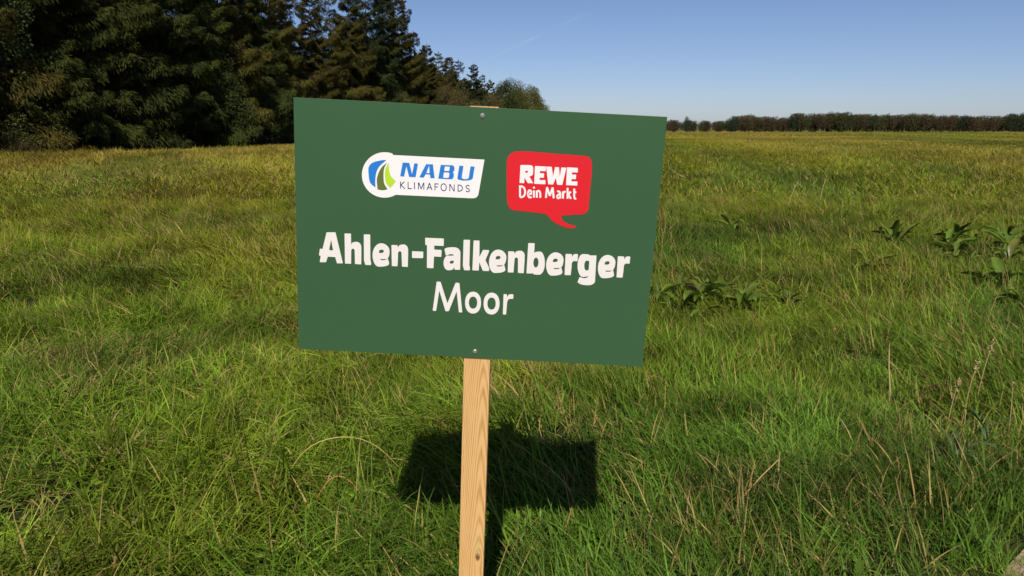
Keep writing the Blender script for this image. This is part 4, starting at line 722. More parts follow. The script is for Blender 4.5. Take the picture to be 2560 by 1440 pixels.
  ['64.3,-154.1 64.3,-154.9 64.4,-155.7 64.4,-156.5 64.4,-157.4 64.5,-158.2 64.5,-159.0 64.5,-159.8 64.4,-160.6 64.4,-161.4 64.3,-162.2 64.3,-162.9 64.2,-163.6 64.1,-164.3 64.0,-165.1 63.9,-165.8 63.8,-166.4 63.7,-167.1 63.5,-167.8 63.4,-168.4 63.2,-169.1 63.0,-169.7 62.8,-170.4 62.6,-171.0 62.4,-171.6 62.2,-172.2 62.0,-172.8 61.7,-173.3 61.4,-173.9 61.2,-174.4 60.9,-175.0 60.6,-175.5 60.3,-176.0 60.0,-176.5 59.7,-177.0 59.3,-177.5 59.0,-178.0 58.6,-178.4 58.3,-178.8 57.9,-179.3 57.5,-179.7 57.1,-180.1 56.8,-180.4 56.4,-180.8 55.9,-181.2 55.5,-181.5 55.1,-181.8 54.6,-182.1 54.2,-182.4 53.8,-182.7 53.3,-182.9 52.8,-183.1 52.3,-183.4 51.8,-183.6 51.4,-183.8 50.9,-183.9 50.3,-184.1 49.8,-184.2 49.2,-184.4 48.7,-184.5 48.1,-184.6 47.5,-184.6 47.0,-184.7 46.4,-184.7 45.8,-184.8 45.2,-184.8 44.6,-184.8 44.1,-184.7 43.5,-184.7 42.9,-184.6 42.4,-184.5 41.9,-184.4 41.4,-184.3 40.9,-184.2 40.4,-184.0 39.9,-183.8 39.4,-183.7 38.9,-183.5 38.4,-183.2 38.0,-183.0 37.5,-182.8 37.0,-182.5 36.6,-182.2 36.1,-181.9 35.7,-181.6 35.3,-181.2 34.9,-180.9 34.5,-180.5 34.1,-180.2 33.7,-179.8 33.3,-179.4 32.9,-178.9 32.6,-178.5 32.2,-178.1 31.9,-177.6 31.5,-177.1 31.2,-176.6 30.9,-176.1 30.6,-175.6 30.3,-175.1 30.0,-174.5 29.7,-173.9 29.4,-173.4 29.2,-172.8 28.9,-172.2 28.7,-171.6 28.4,-171.0 28.2,-170.4 28.0,-169.7 27.8,-169.1 27.6,-168.4 27.5,-167.7 27.3,-167.1 27.2,-166.4 27.0,-165.7 26.9,-164.9 26.8,-164.2 26.7,-163.4 26.6,-162.7 26.5,-161.9 26.4,-161.1 26.4,-160.2 26.3,-159.4 26.3,-158.6 26.3,-157.8 26.3,-157.0 26.3,-156.2 26.3,-155.3 26.3,-154.5 26.3,-153.8 26.4,-153.0 26.4,-152.2 26.5,-151.5 26.6,-150.8 26.7,-150.1 26.8,-149.4 26.9,-148.7 27.1,-148.1 27.2,-147.4 27.4,-146.7 27.6,-146.1 27.8,-145.5 27.9,-144.8 28.1,-144.2 28.4,-143.6 28.6,-143.0 28.8,-142.4 29.1,-141.9 29.3,-141.3 29.6,-140.8 29.9,-140.2 30.2,-139.7 30.5,-139.2 30.8,-138.7 31.1,-138.2 31.4,-137.8 31.8,-137.3 32.1,-136.9 32.5,-136.4 32.9,-136.0 33.2,-135.6 33.6,-135.2 34.0,-134.9 34.4,-134.5 34.8,-134.2 35.3,-133.8 35.7,-133.5 36.1,-133.2 36.6,-132.9 37.0,-132.7 37.5,-132.4 38.0,-132.2 38.4,-132.0 38.9,-131.8 39.4,-131.6 39.9,-131.4 40.4,-131.2 41.0,-131.1 41.5,-131.0 42.0,-130.9 42.6,-130.8 43.2,-130.7 43.8,-130.7 44.3,-130.6 44.9,-130.6 45.5,-130.6 46.1,-130.6 46.6,-130.6 47.2,-130.7 47.8,-130.8 48.3,-130.8 48.8,-130.9 49.3,-131.0 49.8,-131.2 50.3,-131.3 50.8,-131.5 51.3,-131.7 51.8,-131.9 52.2,-132.1 52.7,-132.3 53.2,-132.6 53.6,-132.8 54.1,-133.1 54.5,-133.4 54.9,-133.7 55.3,-134.1 55.8,-134.4 56.2,-134.8 56.6,-135.1 57.0,-135.5 57.3,-135.9 57.7,-136.3 58.1,-136.8 58.4,-137.2 58.8,-137.7 59.1,-138.2 59.4,-138.6 59.8,-139.1 60.1,-139.7 60.4,-140.2 60.7,-140.7 61.0,-141.3 61.2,-141.8 61.5,-142.4 61.7,-143.0 62.0,-143.6 62.2,-144.2 62.4,-144.8 62.6,-145.5 62.8,-146.1 63.0,-146.8 63.2,-147.4 63.4,-148.1 63.5,-148.8 63.6,-149.5 63.8,-150.2 63.9,-151.0 64.0,-151.7 64.1,-152.5 64.2,-153.3','55.2,-155.7 55.3,-156.1 55.3,-156.6 55.3,-157.0 55.3,-157.5 55.3,-157.9 55.3,-158.4 55.3,-158.8 55.3,-159.3 55.3,-159.7 55.3,-160.1 55.2,-160.6 55.2,-160.9 55.2,-161.3 55.1,-161.7 55.1,-162.1 55.0,-162.5 54.9,-162.9 54.9,-163.2 54.8,-163.6 54.7,-164.0 54.6,-164.3 54.5,-164.7 54.4,-165.0 54.3,-165.3 54.2,-165.7 54.0,-166.0 53.9,-166.3 53.8,-166.6 53.6,-166.9 53.5,-167.2 53.3,-167.5 53.2,-167.8 53.0,-168.1 52.9,-168.3 52.7,-168.6 52.5,-168.8 52.3,-169.1 52.1,-169.3 51.9,-169.6 51.7,-169.8 51.5,-170.0 51.3,-170.2 51.1,-170.4 50.9,-170.6 50.7,-170.8 50.5,-170.9 50.2,-171.1 50.0,-171.3 49.8,-171.4 49.5,-171.6 49.3,-171.7 49.0,-171.8 48.8,-171.9 48.5,-172.0 48.2,-172.1 48.0,-172.2 47.7,-172.3 47.4,-172.4 47.1,-172.4 46.8,-172.5 46.5,-172.5 46.2,-172.5 45.9,-172.6 45.6,-172.6 45.3,-172.6 45.0,-172.6 44.7,-172.6 44.4,-172.5 44.1,-172.5 43.8,-172.4 43.6,-172.4 43.3,-172.3 43.0,-172.2 42.8,-172.2 42.5,-172.1 42.3,-172.0 42.0,-171.8 41.8,-171.7 41.5,-171.6 41.3,-171.4 41.0,-171.3 40.8,-171.2 40.6,-171.0 40.4,-170.8 40.1,-170.6 39.9,-170.4 39.7,-170.2 39.5,-170.0 39.3,-169.8 39.1,-169.6 38.9,-169.3 38.7,-169.1 38.5,-168.8 38.3,-168.6 38.1,-168.3 38.0,-168.1 37.8,-167.8 37.6,-167.5 37.5,-167.2 37.3,-166.9 37.2,-166.6 37.0,-166.3 36.9,-165.9 36.8,-165.6 36.7,-165.3 36.5,-164.9 36.4,-164.6 36.3,-164.2 36.2,-163.9 36.1,-163.5 36.0,-163.2 35.9,-162.8 35.9,-162.4 35.8,-162.0 35.7,-161.6 35.7,-161.2 35.6,-160.8 35.5,-160.4 35.5,-159.9 35.5,-159.5 35.4,-159.0 35.4,-158.6 35.4,-158.1 35.4,-157.7 35.4,-157.2 35.4,-156.8 35.4,-156.3 35.4,-155.9 35.4,-155.4 35.4,-155.0 35.5,-154.6 35.5,-154.2 35.5,-153.8 35.6,-153.4 35.7,-153.0 35.7,-152.7 35.8,-152.3 35.9,-151.9 36.0,-151.6 36.0,-151.2 36.1,-150.8 36.2,-150.5 36.3,-150.2 36.5,-149.8 36.6,-149.5 36.7,-149.2 36.8,-148.9 37.0,-148.6 37.1,-148.3 37.2,-148.0 37.4,-147.7 37.5,-147.4 37.7,-147.1 37.9,-146.8 38.0,-146.6 38.2,-146.3 38.4,-146.1 38.6,-145.9 38.8,-145.6 39.0,-145.4 39.2,-145.2 39.4,-145.0 39.6,-144.8 39.8,-144.6 40.0,-144.4 40.3,-144.2 40.5,-144.1 40.7,-143.9 41.0,-143.8 41.2,-143.6 41.5,-143.5 41.7,-143.4 42.0,-143.3 42.2,-143.2 42.5,-143.1 42.7,-143.0 43.0,-142.9 43.3,-142.9 43.6,-142.8 43.9,-142.8 44.2,-142.7 44.5,-142.7 44.8,-142.7 45.1,-142.7 45.4,-142.6 45.7,-142.7 46.0,-142.7 46.3,-142.7 46.6,-142.7 46.9,-142.8 47.1,-142.8 47.4,-142.9 47.7,-143.0 47.9,-143.1 48.2,-143.2 48.4,-143.2 48.7,-143.4 48.9,-143.5 49.2,-143.6 49.4,-143.8 49.6,-143.9 49.9,-144.1 50.1,-144.2 50.3,-144.4 50.5,-144.6 50.8,-144.8 51.0,-145.0 51.2,-145.2 51.4,-145.4 51.6,-145.6 51.8,-145.8 52.0,-146.1 52.2,-146.3 52.4,-146.6 52.5,-146.8 52.7,-147.1 52.9,-147.4 53.0,-147.7 53.2,-148.0 53.3,-148.3 53.5,-148.6 53.6,-148.9 53.8,-149.2 53.9,-149.5 54.0,-149.9 54.1,-150.2 54.3,-150.6 54.4,-150.9 54.5,-151.3 54.6,-151.6 54.7,-152.0 54.8,-152.4 54.8,-152.8 54.9,-153.2 55.0,-153.5 55.0,-153.9 55.1,-154.4 55.1,-154.8 55.2,-155.2'],
  ['73.0,-133.8 73.4,-132.8 74.4,-132.4 79.6,-132.6 80.6,-133.0 81.2,-134.0 82.0,-138.8 82.3,-139.3 82.7,-138.9 83.9,-136.0 84.5,-134.8 85.4,-133.8 86.6,-132.9 88.0,-132.3 89.5,-131.9 91.1,-131.8 95.2,-131.9 96.2,-132.4 96.6,-133.4 96.5,-141.8 96.1,-142.8 95.1,-143.2 91.7,-143.2 90.3,-143.3 89.0,-143.5 87.7,-143.9 86.5,-144.5 85.5,-145.2 84.8,-146.1 84.1,-147.1 83.5,-148.2 83.1,-149.5 82.7,-150.8 82.5,-152.3 82.4,-153.9 82.2,-157.4 82.2,-158.8 82.1,-160.2 81.4,-181.9 81.0,-182.8 80.0,-183.2 75.1,-183.1 74.1,-182.7 73.6,-181.7'],
  ],
 'badge_lettering': [['-172.6,165.4 -172.4,165.6 -172.2,165.7 -157.7,165.8 -157.5,165.7 -157.3,165.5 -150.8,140.7 -150.7,140.6 -150.7,140.7 -145.9,165.2 -145.8,165.4 -145.6,165.4 -137.9,165.0 -137.7,164.9 -137.6,164.7 -142.2,134.4 -142.4,134.2 -142.6,134.1 -156.9,133.9 -157.2,134.0 -157.3,134.2 -164.0,157.4 -164.1,157.5 -164.2,157.4 -168.8,134.4 -168.9,134.2 -169.2,134.1 -177.5,134.3 -177.7,134.4 -177.8,134.6'],
  ['-119.1,164.5 -118.9,164.7 -118.6,164.8 -103.5,165.3 -103.3,165.2 -103.2,165.0 -98.6,134.1 -98.7,133.9 -98.9,133.8 -108.1,133.9 -108.3,134.0 -108.5,134.2 -109.5,141.4 -109.7,141.6 -109.9,141.7 -119.5,141.9 -119.7,141.8 -119.9,141.6 -123.6,134.3 -123.8,134.1 -124.1,134.0 -133.4,134.2 -133.6,134.3 -133.6,134.5','-112.0,162.2 -112.0,162.2 -111.9,162.2 -110.5,145.1 -110.6,144.8 -110.8,144.8 -117.6,144.7 -117.8,144.8 -117.8,145.0'],
  ['-85.4,164.5 -85.2,164.8 -84.9,164.9 -65.0,165.3 -64.6,165.3 -64.2,165.3 -59.1,165.4 -57.7,165.2 -56.4,164.5 -55.2,163.3 -54.3,161.8 -53.8,160.0 -53.6,158.3 -53.8,156.4 -54.1,154.6 -54.7,153.0 -55.4,151.7 -56.2,150.9 -57.1,150.6 -60.0,150.1 -60.1,150.1 -60.0,150.0 -57.5,149.9 -56.7,149.6 -56.0,148.8 -55.4,147.5 -55.0,145.7 -54.7,143.8 -54.7,141.8 -54.9,139.8 -55.5,137.8 -56.5,136.0 -57.8,134.7 -59.3,133.9 -60.8,133.6 -66.3,133.4 -66.7,133.4 -67.1,133.4 -89.7,133.5 -90.0,133.6 -90.1,133.9','-76.0,161.8 -75.9,162.1 -75.6,162.2 -67.2,162.3 -66.8,162.2 -66.4,162.2 -65.5,162.1 -65.2,162.0 -64.9,161.7 -64.7,161.2 -64.5,160.7 -64.5,160.0 -64.6,159.4 -64.7,158.6 -64.8,157.7 -64.9,156.9 -65.1,156.1 -65.2,155.2 -65.3,154.4 -65.4,153.8 -65.6,153.2 -65.9,152.7 -66.3,152.3 -66.7,152.0 -67.2,151.9 -68.3,151.9 -68.7,151.9 -69.1,151.9 -76.6,151.9 -76.9,152.0 -77.0,152.3','-77.7,148.3 -77.6,148.6 -77.3,148.7 -69.8,148.7 -69.4,148.7 -69.0,148.7 -67.1,148.7 -66.5,148.6 -66.0,148.3 -65.5,147.8 -65.2,147.1 -65.0,146.3 -65.0,145.6 -65.1,144.6 -65.2,143.6 -65.3,142.6 -65.4,141.5 -65.5,140.4 -65.7,139.4 -65.8,138.5 -66.1,137.7 -66.5,137.0 -66.9,136.5 -67.4,136.2 -67.9,136.0 -69.4,136.0 -69.8,135.9 -70.2,135.9 -78.6,136.3 -78.9,136.5 -79.0,136.8'],
  ['-42.8,165.0 -42.7,165.2 -42.5,165.3 -33.6,165.2 -33.4,165.1 -33.4,164.9 -35.9,143.7 -35.9,143.4 -35.9,143.1 -36.3,139.2 -36.1,138.3 -35.4,137.3 -34.1,136.4 -32.4,135.8 -30.5,135.4 -28.7,135.4 -26.6,135.6 -24.6,135.9 -22.8,136.6 -21.4,137.4 -20.6,138.3 -20.2,139.2 -19.8,142.4 -19.8,142.7 -19.8,143.0 -16.9,165.0 -16.8,165.2 -16.6,165.3 -8.0,165.0 -7.8,164.9 -7.7,164.7 -10.4,142.8 -10.5,142.5 -10.5,142.2 -11.2,137.9 -11.9,136.7 -13.7,135.5 -16.6,134.4 -20.4,133.4 -24.7,132.8 -29.2,132.3 -33.2,132.2 -37.4,132.5 -41.2,133.1 -44.1,134.1 -45.8,135.2 -46.2,136.3 -45.8,141.1 -45.8,141.4 -45.8,141.7'],
  ],
 'tagline_lettering': [['-175.9,106.3 -175.8,106.3 -175.7,106.5 -175.9,122.2 -176.0,122.3 -176.1,122.4 -177.7,122.3 -177.8,122.2 -177.8,122.1 -177.6,106.4 -177.6,106.3 -177.5,106.2'],
  ['-168.6,122.9 -168.7,122.9 -168.8,122.9 -176.6,115.1 -176.6,115.0 -176.5,114.8 -175.4,113.8 -175.3,113.7 -175.2,113.8 -167.5,121.6 -167.4,121.7 -167.5,121.8'],
  ['-176.4,114.0 -176.4,113.9 -176.3,113.8 -167.6,105.7 -167.5,105.6 -167.4,105.7 -166.2,106.9 -166.2,107.0 -166.3,107.1 -175.0,115.2 -175.1,115.3 -175.2,115.2'],
  ['-158.4,106.3 -158.3,106.3 -158.3,106.5 -158.5,122.2 -158.6,122.3 -158.7,122.4 -160.3,122.3 -160.4,122.2 -160.4,122.1 -160.2,106.4 -160.1,106.3 -160.0,106.2'],
  ['-159.3,106.6 -159.2,106.5 -159.1,106.4 -150.9,106.4 -150.8,106.5 -150.8,106.6 -150.7,108.2 -150.8,108.3 -150.8,108.3 -159.1,108.3 -159.2,108.3 -159.2,108.2'],
  ['-143.6,106.3 -143.4,106.3 -143.4,106.5 -143.7,122.2 -143.7,122.3 -143.8,122.4 -145.4,122.3 -145.5,122.2 -145.6,122.1 -145.3,106.4 -145.2,106.3 -145.1,106.2'],
  ['-134.4,106.3 -134.3,106.3 -134.3,106.5 -134.6,122.2 -134.7,122.3 -134.8,122.4 -136.3,122.3 -136.4,122.2 -136.5,122.1 -136.2,106.4 -136.1,106.3 -136.0,106.2'],
  ['-135.7,122.0 -135.8,121.9 -135.8,121.8 -129.9,107.6 -129.9,107.5 -129.8,107.5 -128.3,108.2 -128.2,108.3 -128.2,108.4 -134.0,122.6 -134.1,122.6 -134.2,122.6'],
  ['-128.3,107.6 -128.2,107.6 -128.1,107.7 -122.8,121.9 -122.9,122.0 -122.9,122.1 -124.4,122.6 -124.5,122.6 -124.6,122.5 -129.8,108.3 -129.8,108.2 -129.8,108.1'],
  ['-123.9,122.3 -124.0,122.2 -124.0,122.1 -123.7,106.4 -123.6,106.2 -123.5,106.2 -121.9,106.3 -121.8,106.3 -121.8,106.5 -122.1,122.2 -122.2,122.3 -122.3,122.4'],
  ['-114.8,106.0 -114.7,106.0 -114.6,106.1 -109.2,121.9 -109.2,122.0 -109.3,122.1 -110.8,122.6 -110.9,122.5 -111.0,122.5 -116.4,106.7 -116.4,106.6 -116.3,106.5'],
  ['-110.8,122.0 -110.9,121.9 -110.9,121.8 -104.8,106.0 -104.7,106.0 -104.6,106.0 -103.1,106.6 -103.0,106.6 -103.0,106.8 -109.1,122.5 -109.2,122.6 -109.3,122.6'],
  ['-113.4,110.8 -113.3,110.7 -113.2,110.6 -106.5,110.6 -106.4,110.7 -106.3,110.8 -106.3,112.4 -106.3,112.5 -106.4,112.5 -113.2,112.5 -113.3,112.5 -113.3,112.4'],
  ['-96.3,106.3 -96.2,106.3 -96.2,106.5 -96.6,122.2 -96.7,122.3 -96.8,122.4 -98.3,122.3 -98.5,122.2 -98.5,122.1 -98.1,106.4 -98.0,106.2 -97.9,106.2'],
  ['-97.5,120.4 -97.5,120.3 -97.4,120.2 -89.4,120.2 -89.3,120.3 -89.2,120.4 -89.2,122.0 -89.2,122.1 -89.3,122.1 -97.3,122.1 -97.5,122.1 -97.5,122.0'],
  ['-97.4,113.5 -97.3,113.4 -97.2,113.3 -90.4,113.3 -90.3,113.4 -90.3,113.5 -90.2,115.1 -90.3,115.2 -90.4,115.2 -97.2,115.2 -97.3,115.2 -97.3,115.1'],
  ['-70.3,114.4 -70.2,114.5 -70.2,114.6 -70.4,116.1 -70.4,116.2 -70.4,116.4 -70.9,117.9 -70.9,118.0 -71.0,118.2 -71.6,119.5 -71.7,119.7 -71.8,119.8 -72.7,120.9 -72.8,121.0 -72.9,121.2 -73.9,122.1 -74.0,122.2 -74.2,122.2 -75.4,122.8 -75.5,122.9 -75.6,122.9 -76.9,123.2 -77.1,123.2 -77.2,123.2 -78.5,123.1 -78.7,123.1 -78.8,123.1 -80.0,122.6 -80.2,122.6 -80.3,122.5 -81.4,121.7 -81.5,121.6 -81.6,121.5 -82.5,120.5 -82.6,120.3 -82.7,120.2 -83.4,118.9 -83.5,118.8 -83.5,118.7 -84.0,117.2 -84.1,117.0 -84.1,116.9 -84.3,115.3 -84.3,115.2 -84.3,115.0 -84.3,113.5 -84.3,113.3 -84.2,113.2 -84.0,111.6 -83.9,111.5 -83.9,111.3 -83.3,109.9 -83.3,109.7 -83.2,109.6 -82.4,108.3 -82.3,108.2 -82.2,108.1 -81.3,107.0 -81.2,106.9 -81.0,106.8 -79.9,106.1 -79.8,106.0 -79.6,105.9 -78.4,105.5 -78.2,105.4 -78.1,105.4 -76.8,105.3 -76.7,105.3 -76.5,105.3 -75.2,105.6 -75.1,105.7 -75.0,105.7 -73.8,106.3 -73.7,106.4 -73.5,106.5 -72.5,107.5 -72.4,107.6 -72.3,107.7 -71.5,108.9 -71.4,109.0 -71.3,109.1 -70.8,110.5 -70.7,110.7 -70.7,110.8 -70.3,112.3 -70.3,112.5 -70.3,112.6 -70.2,114.1 -70.2,114.2 -70.3,114.3 -71.9,114.3 -72.0,114.3 -72.1,114.2 -72.2,112.8 -72.2,112.7 -72.2,112.5 -72.5,111.3 -72.5,111.2 -72.5,111.0 -73.0,110.0 -73.1,109.9 -73.2,109.8 -73.7,108.9 -73.8,108.8 -73.9,108.7 -74.6,108.1 -74.7,108.0 -74.8,107.9 -75.6,107.5 -75.7,107.4 -75.9,107.4 -76.6,107.2 -76.8,107.2 -76.9,107.2 -77.7,107.3 -77.8,107.3 -78.0,107.3 -78.7,107.6 -78.9,107.7 -79.0,107.8 -79.8,108.3 -79.9,108.4 -80.0,108.5 -80.7,109.2 -80.8,109.3 -80.9,109.5 -81.5,110.5 -81.5,110.6 -81.6,110.7 -82.0,111.9 -82.1,112.0 -82.1,112.2 -82.4,113.4 -82.4,113.5 -82.4,113.7 -82.4,115.0 -82.4,115.1 -82.4,115.3 -82.2,116.5 -82.2,116.7 -82.2,116.8 -81.8,117.9 -81.8,118.1 -81.7,118.2 -81.2,119.2 -81.1,119.3 -81.0,119.4 -80.4,120.1 -80.3,120.2 -80.1,120.3 -79.4,120.8 -79.3,120.9 -79.2,121.0 -78.4,121.2 -78.3,121.3 -78.2,121.3 -77.4,121.4 -77.2,121.4 -77.1,121.3 -76.3,121.2 -76.2,121.1 -76.0,121.1 -75.3,120.7 -75.1,120.6 -75.0,120.5 -74.3,119.9 -74.2,119.8 -74.1,119.6 -73.4,118.8 -73.3,118.6 -73.3,118.5 -72.7,117.5 -72.7,117.3 -72.6,117.2 -72.3,116.0 -72.2,115.8 -72.2,115.7 -72.1,114.3 -72.0,114.2 -71.9,114.2'],
  ['-62.0,106.3 -61.9,106.3 -61.9,106.5 -62.4,122.2 -62.4,122.3 -62.5,122.4 -64.1,122.3 -64.2,122.2 -64.3,122.1 -63.8,106.3 -63.8,106.2 -63.6,106.2'],
  ['-63.7,121.9 -63.8,121.8 -63.8,121.7 -53.8,105.9 -53.7,105.8 -53.6,105.8 -52.2,106.7 -52.2,106.8 -52.2,106.9 -62.1,122.7 -62.2,122.8 -62.4,122.8'],
  ['-51.8,106.3 -51.7,106.3 -51.7,106.5 -52.2,122.2 -52.2,122.3 -52.3,122.4 -53.9,122.3 -54.0,122.2 -54.0,122.1 -53.5,106.3 -53.5,106.2 -53.4,106.2'],
  ['-42.9,106.3 -42.8,106.3 -42.7,106.5 -43.2,122.2 -43.3,122.3 -43.4,122.4 -45.0,122.3 -45.1,122.2 -45.1,122.1 -44.6,106.3 -44.5,106.2 -44.5,106.2'],
  ['-44.1,120.4 -44.1,120.3 -44.0,120.2 -40.9,120.3 -40.8,120.2 -40.6,120.2 -37.6,119.2 -37.5,119.1 -37.4,119.0 -35.2,116.3 -35.1,116.2 -35.1,116.1 -34.7,114.4 -34.6,114.2 -34.6,114.1 -34.9,112.4 -35.0,112.3 -35.0,112.2 -37.0,109.5 -37.1,109.4 -37.3,109.4 -40.1,108.4 -40.2,108.3 -40.4,108.3 -43.5,108.3 -43.6,108.3 -43.7,108.2 -43.7,106.6 -43.7,106.5 -43.5,106.4 -40.1,106.4 -40.0,106.5 -39.8,106.5 -36.1,107.9 -36.0,107.9 -35.9,108.0 -33.4,111.3 -33.3,111.5 -33.2,111.6 -32.8,114.2 -32.8,114.3 -32.8,114.5 -33.4,117.0 -33.5,117.2 -33.5,117.3 -36.3,120.6 -36.4,120.7 -36.5,120.7 -40.2,122.1 -40.4,122.1 -40.5,122.1 -44.0,122.1 -44.1,122.1 -44.1,122.0'],
  ['-17.5,120.7 -17.4,120.8 -17.5,121.0 -19.9,122.3 -20.0,122.4 -20.1,122.4 -23.6,122.2 -23.7,122.2 -23.8,122.1 -26.5,119.9 -26.6,119.8 -26.6,119.7 -26.5,116.6 -26.5,116.4 -26.4,116.3 -24.2,114.4 -24.1,114.3 -24.0,114.2 -20.6,112.7 -20.4,112.7 -20.3,112.6 -18.5,111.2 -18.4,111.1 -18.4,111.0 -18.3,109.6 -18.4,109.5 -18.4,109.3 -20.3,108.0 -20.4,108.0 -20.6,108.0 -22.9,108.0 -23.0,108.0 -23.2,108.0 -25.3,109.5 -25.4,109.5 -25.5,109.5 -26.4,108.2 -26.4,108.0 -26.4,108.0 -23.8,106.2 -23.6,106.2 -23.5,106.2 -20.0,106.2 -19.9,106.2 -19.8,106.2 -16.8,108.4 -16.7,108.5 -16.7,108.7 -16.8,111.9 -16.8,112.0 -16.9,112.1 -19.3,114.2 -19.4,114.3 -19.6,114.4 -23.0,115.8 -23.1,115.9 -23.3,116.0 -24.7,117.2 -24.8,117.3 -24.9,117.4 -24.9,118.9 -24.9,119.0 -24.8,119.1 -23.2,120.4 -23.1,120.5 -22.9,120.5 -20.6,120.6 -20.5,120.6 -20.3,120.5 -18.5,119.3 -18.4,119.3 -18.3,119.4'],
  ],
 'logo_badge': [['-187.7,91.0 -187.8,90.9 -188.0,90.8 -188.4,90.6 -188.9,90.4 -189.5,90.0 -190.2,89.6 -191.1,89.2 -191.9,88.8 -192.7,88.4 -193.5,88.0 -194.4,87.6 -195.2,87.2 -196.1,86.9 -196.9,86.6 -197.8,86.2 -198.6,85.9 -199.5,85.6 -200.4,85.4 -201.3,85.1 -202.1,84.9 -203.0,84.6 -203.9,84.4 -204.8,84.2 -205.7,84.0 -206.6,83.9 -207.5,83.7 -208.4,83.6 -209.3,83.4 -210.2,83.3 -211.1,83.2 -212.0,83.2 -212.9,83.1 -213.8,83.0 -214.7,83.0 -215.6,83.0 -216.5,83.0 -217.4,83.0 -218.3,83.0 -219.2,83.1 -220.1,83.2 -221.0,83.2 -221.9,83.3 -222.8,83.4 -223.7,83.6 -224.6,83.7 -225.5,83.9 -226.4,84.0 -227.2,84.2 -228.1,84.4 -229.0,84.6 -229.8,84.9 -230.7,85.1 -231.6,85.4 -232.4,85.7 -233.2,85.9 -234.1,86.2 -234.9,86.6 -235.7,86.9 -236.6,87.2 -237.4,87.6 -238.2,88.0 -239.0,88.4 -239.8,88.8 -240.5,89.2 -241.3,89.6 -242.1,90.1 -242.8,90.5 -243.6,91.0 -244.3,91.5 -245.1,92.0 -245.8,92.5 -246.5,93.0 -247.2,93.6 -247.9,94.1 -248.6,94.7 -249.2,95.3 -249.9,95.8 -250.5,96.5 -251.2,97.1 -251.8,97.7 -252.4,98.3 -253.0,99.0 -253.6,99.6 -254.2,100.3 -254.7,100.9 -255.3,101.6 -255.8,102.3 -256.4,103.0 -256.9,103.7 -257.4,104.5 -257.9,105.2 -258.4,105.9 -258.8,106.7 -259.3,107.4 -259.7,108.2 -260.1,109.0 -260.5,109.7 -260.9,110.5 -261.3,111.3 -261.7,112.1 -262.0,112.9 -262.4,113.8 -262.7,114.6 -263.0,115.4 -263.3,116.2 -263.6,117.1 -263.9,117.9 -264.1,118.8 -264.3,119.6 -264.6,120.5 -264.8,121.3 -264.9,122.2 -265.1,123.1 -265.3,123.9 -265.4,124.8 -265.6,125.7 -265.7,126.6 -265.8,127.5 -265.9,128.3 -265.9,129.2 -266.0,130.1 -266.0,131.0 -266.0,131.9 -266.0,132.8 -266.0,133.7 -266.0,134.6 -266.0,135.5 -265.9,136.4 -265.8,137.3 -265.7,138.2 -265.6,139.1 -265.5,139.9 -265.4,140.8 -265.2,141.7 -265.1,142.6 -264.9,143.5 -264.7,144.3 -264.5,145.2 -264.3,146.1 -264.0,147.0 -263.8,147.8 -263.5,148.7 -263.2,149.6 -262.9,150.4 -262.6,151.3 -262.3,152.1 -262.0,152.9 -261.6,153.8 -261.2,154.6 -260.9,155.4 -260.5,156.2 -260.1,157.1 -259.6,157.8 -259.2,158.7 -258.7,159.4 -258.3,160.2 -257.8,161.0 -257.3,161.8 -256.8,162.5 -256.3,163.3 -255.8,164.0 -255.2,164.7 -254.7,165.5 -254.1,166.2 -253.5,166.9 -252.9,167.6 -252.4,168.3 -251.8,168.9 -251.1,169.6 -250.5,170.3 -249.9,170.9 -249.2,171.6 -248.5,172.2 -247.9,172.8 -247.2,173.4 -246.5,174.0 -245.8,174.6 -245.1,175.1 -244.4,175.7 -243.6,176.2 -242.9,176.8 -242.2,177.3 -241.4,177.8 -240.6,178.3 -239.9,178.8 -239.1,179.2 -238.3,179.7 -237.5,180.2 -236.7,180.6 -235.9,181.0 -235.1,181.4 -234.3,181.8 -233.4,182.2 -232.6,182.5 -231.8,182.9 -230.9,183.2 -230.1,183.5 -229.2,183.8 -228.4,184.1 -227.5,184.4 -226.7,184.7 -225.8,184.9 -224.9,185.2 -224.1,185.4 -223.2,185.6 -222.3,185.8 -221.4,186.0 -220.6,186.1 -219.7,186.3 -218.8,186.4 -217.9,186.5 -217.0,186.6 -216.1,186.7 -215.2,186.8 -214.3,186.8 -213.4,186.9 -212.5,186.9 -211.6,186.9 -210.8,186.9 -209.9,186.9 -209.0,186.8 -208.1,186.8 -207.2,186.7 -206.3,186.7 -205.4,186.6 -204.6,186.5 -203.7,186.3 -202.8,186.2 -201.9,186.0 -201.1,185.9 -200.2,185.7 -199.3,185.5 -198.5,185.3 -197.6,185.0 -197.0,184.8 -196.3,184.5 -195.8,184.2 -195.4,183.8 -195.2,183.3 -195.2,183.0 -195.2,182.2 -195.1,181.8 -194.7,181.6 13.6,182.0 14.0,181.8 14.1,181.4 5.2,114.3 5.1,113.8 5.1,113.2 3.6,103.3 3.0,100.6 1.7,98.0 -0.1,95.7 -2.4,94.0 -4.9,92.9 -7.4,92.5 -16.3,92.1 -16.9,92.1 -17.5,92.1 -187.0,91.0 -187.4,91.0'],
  ],
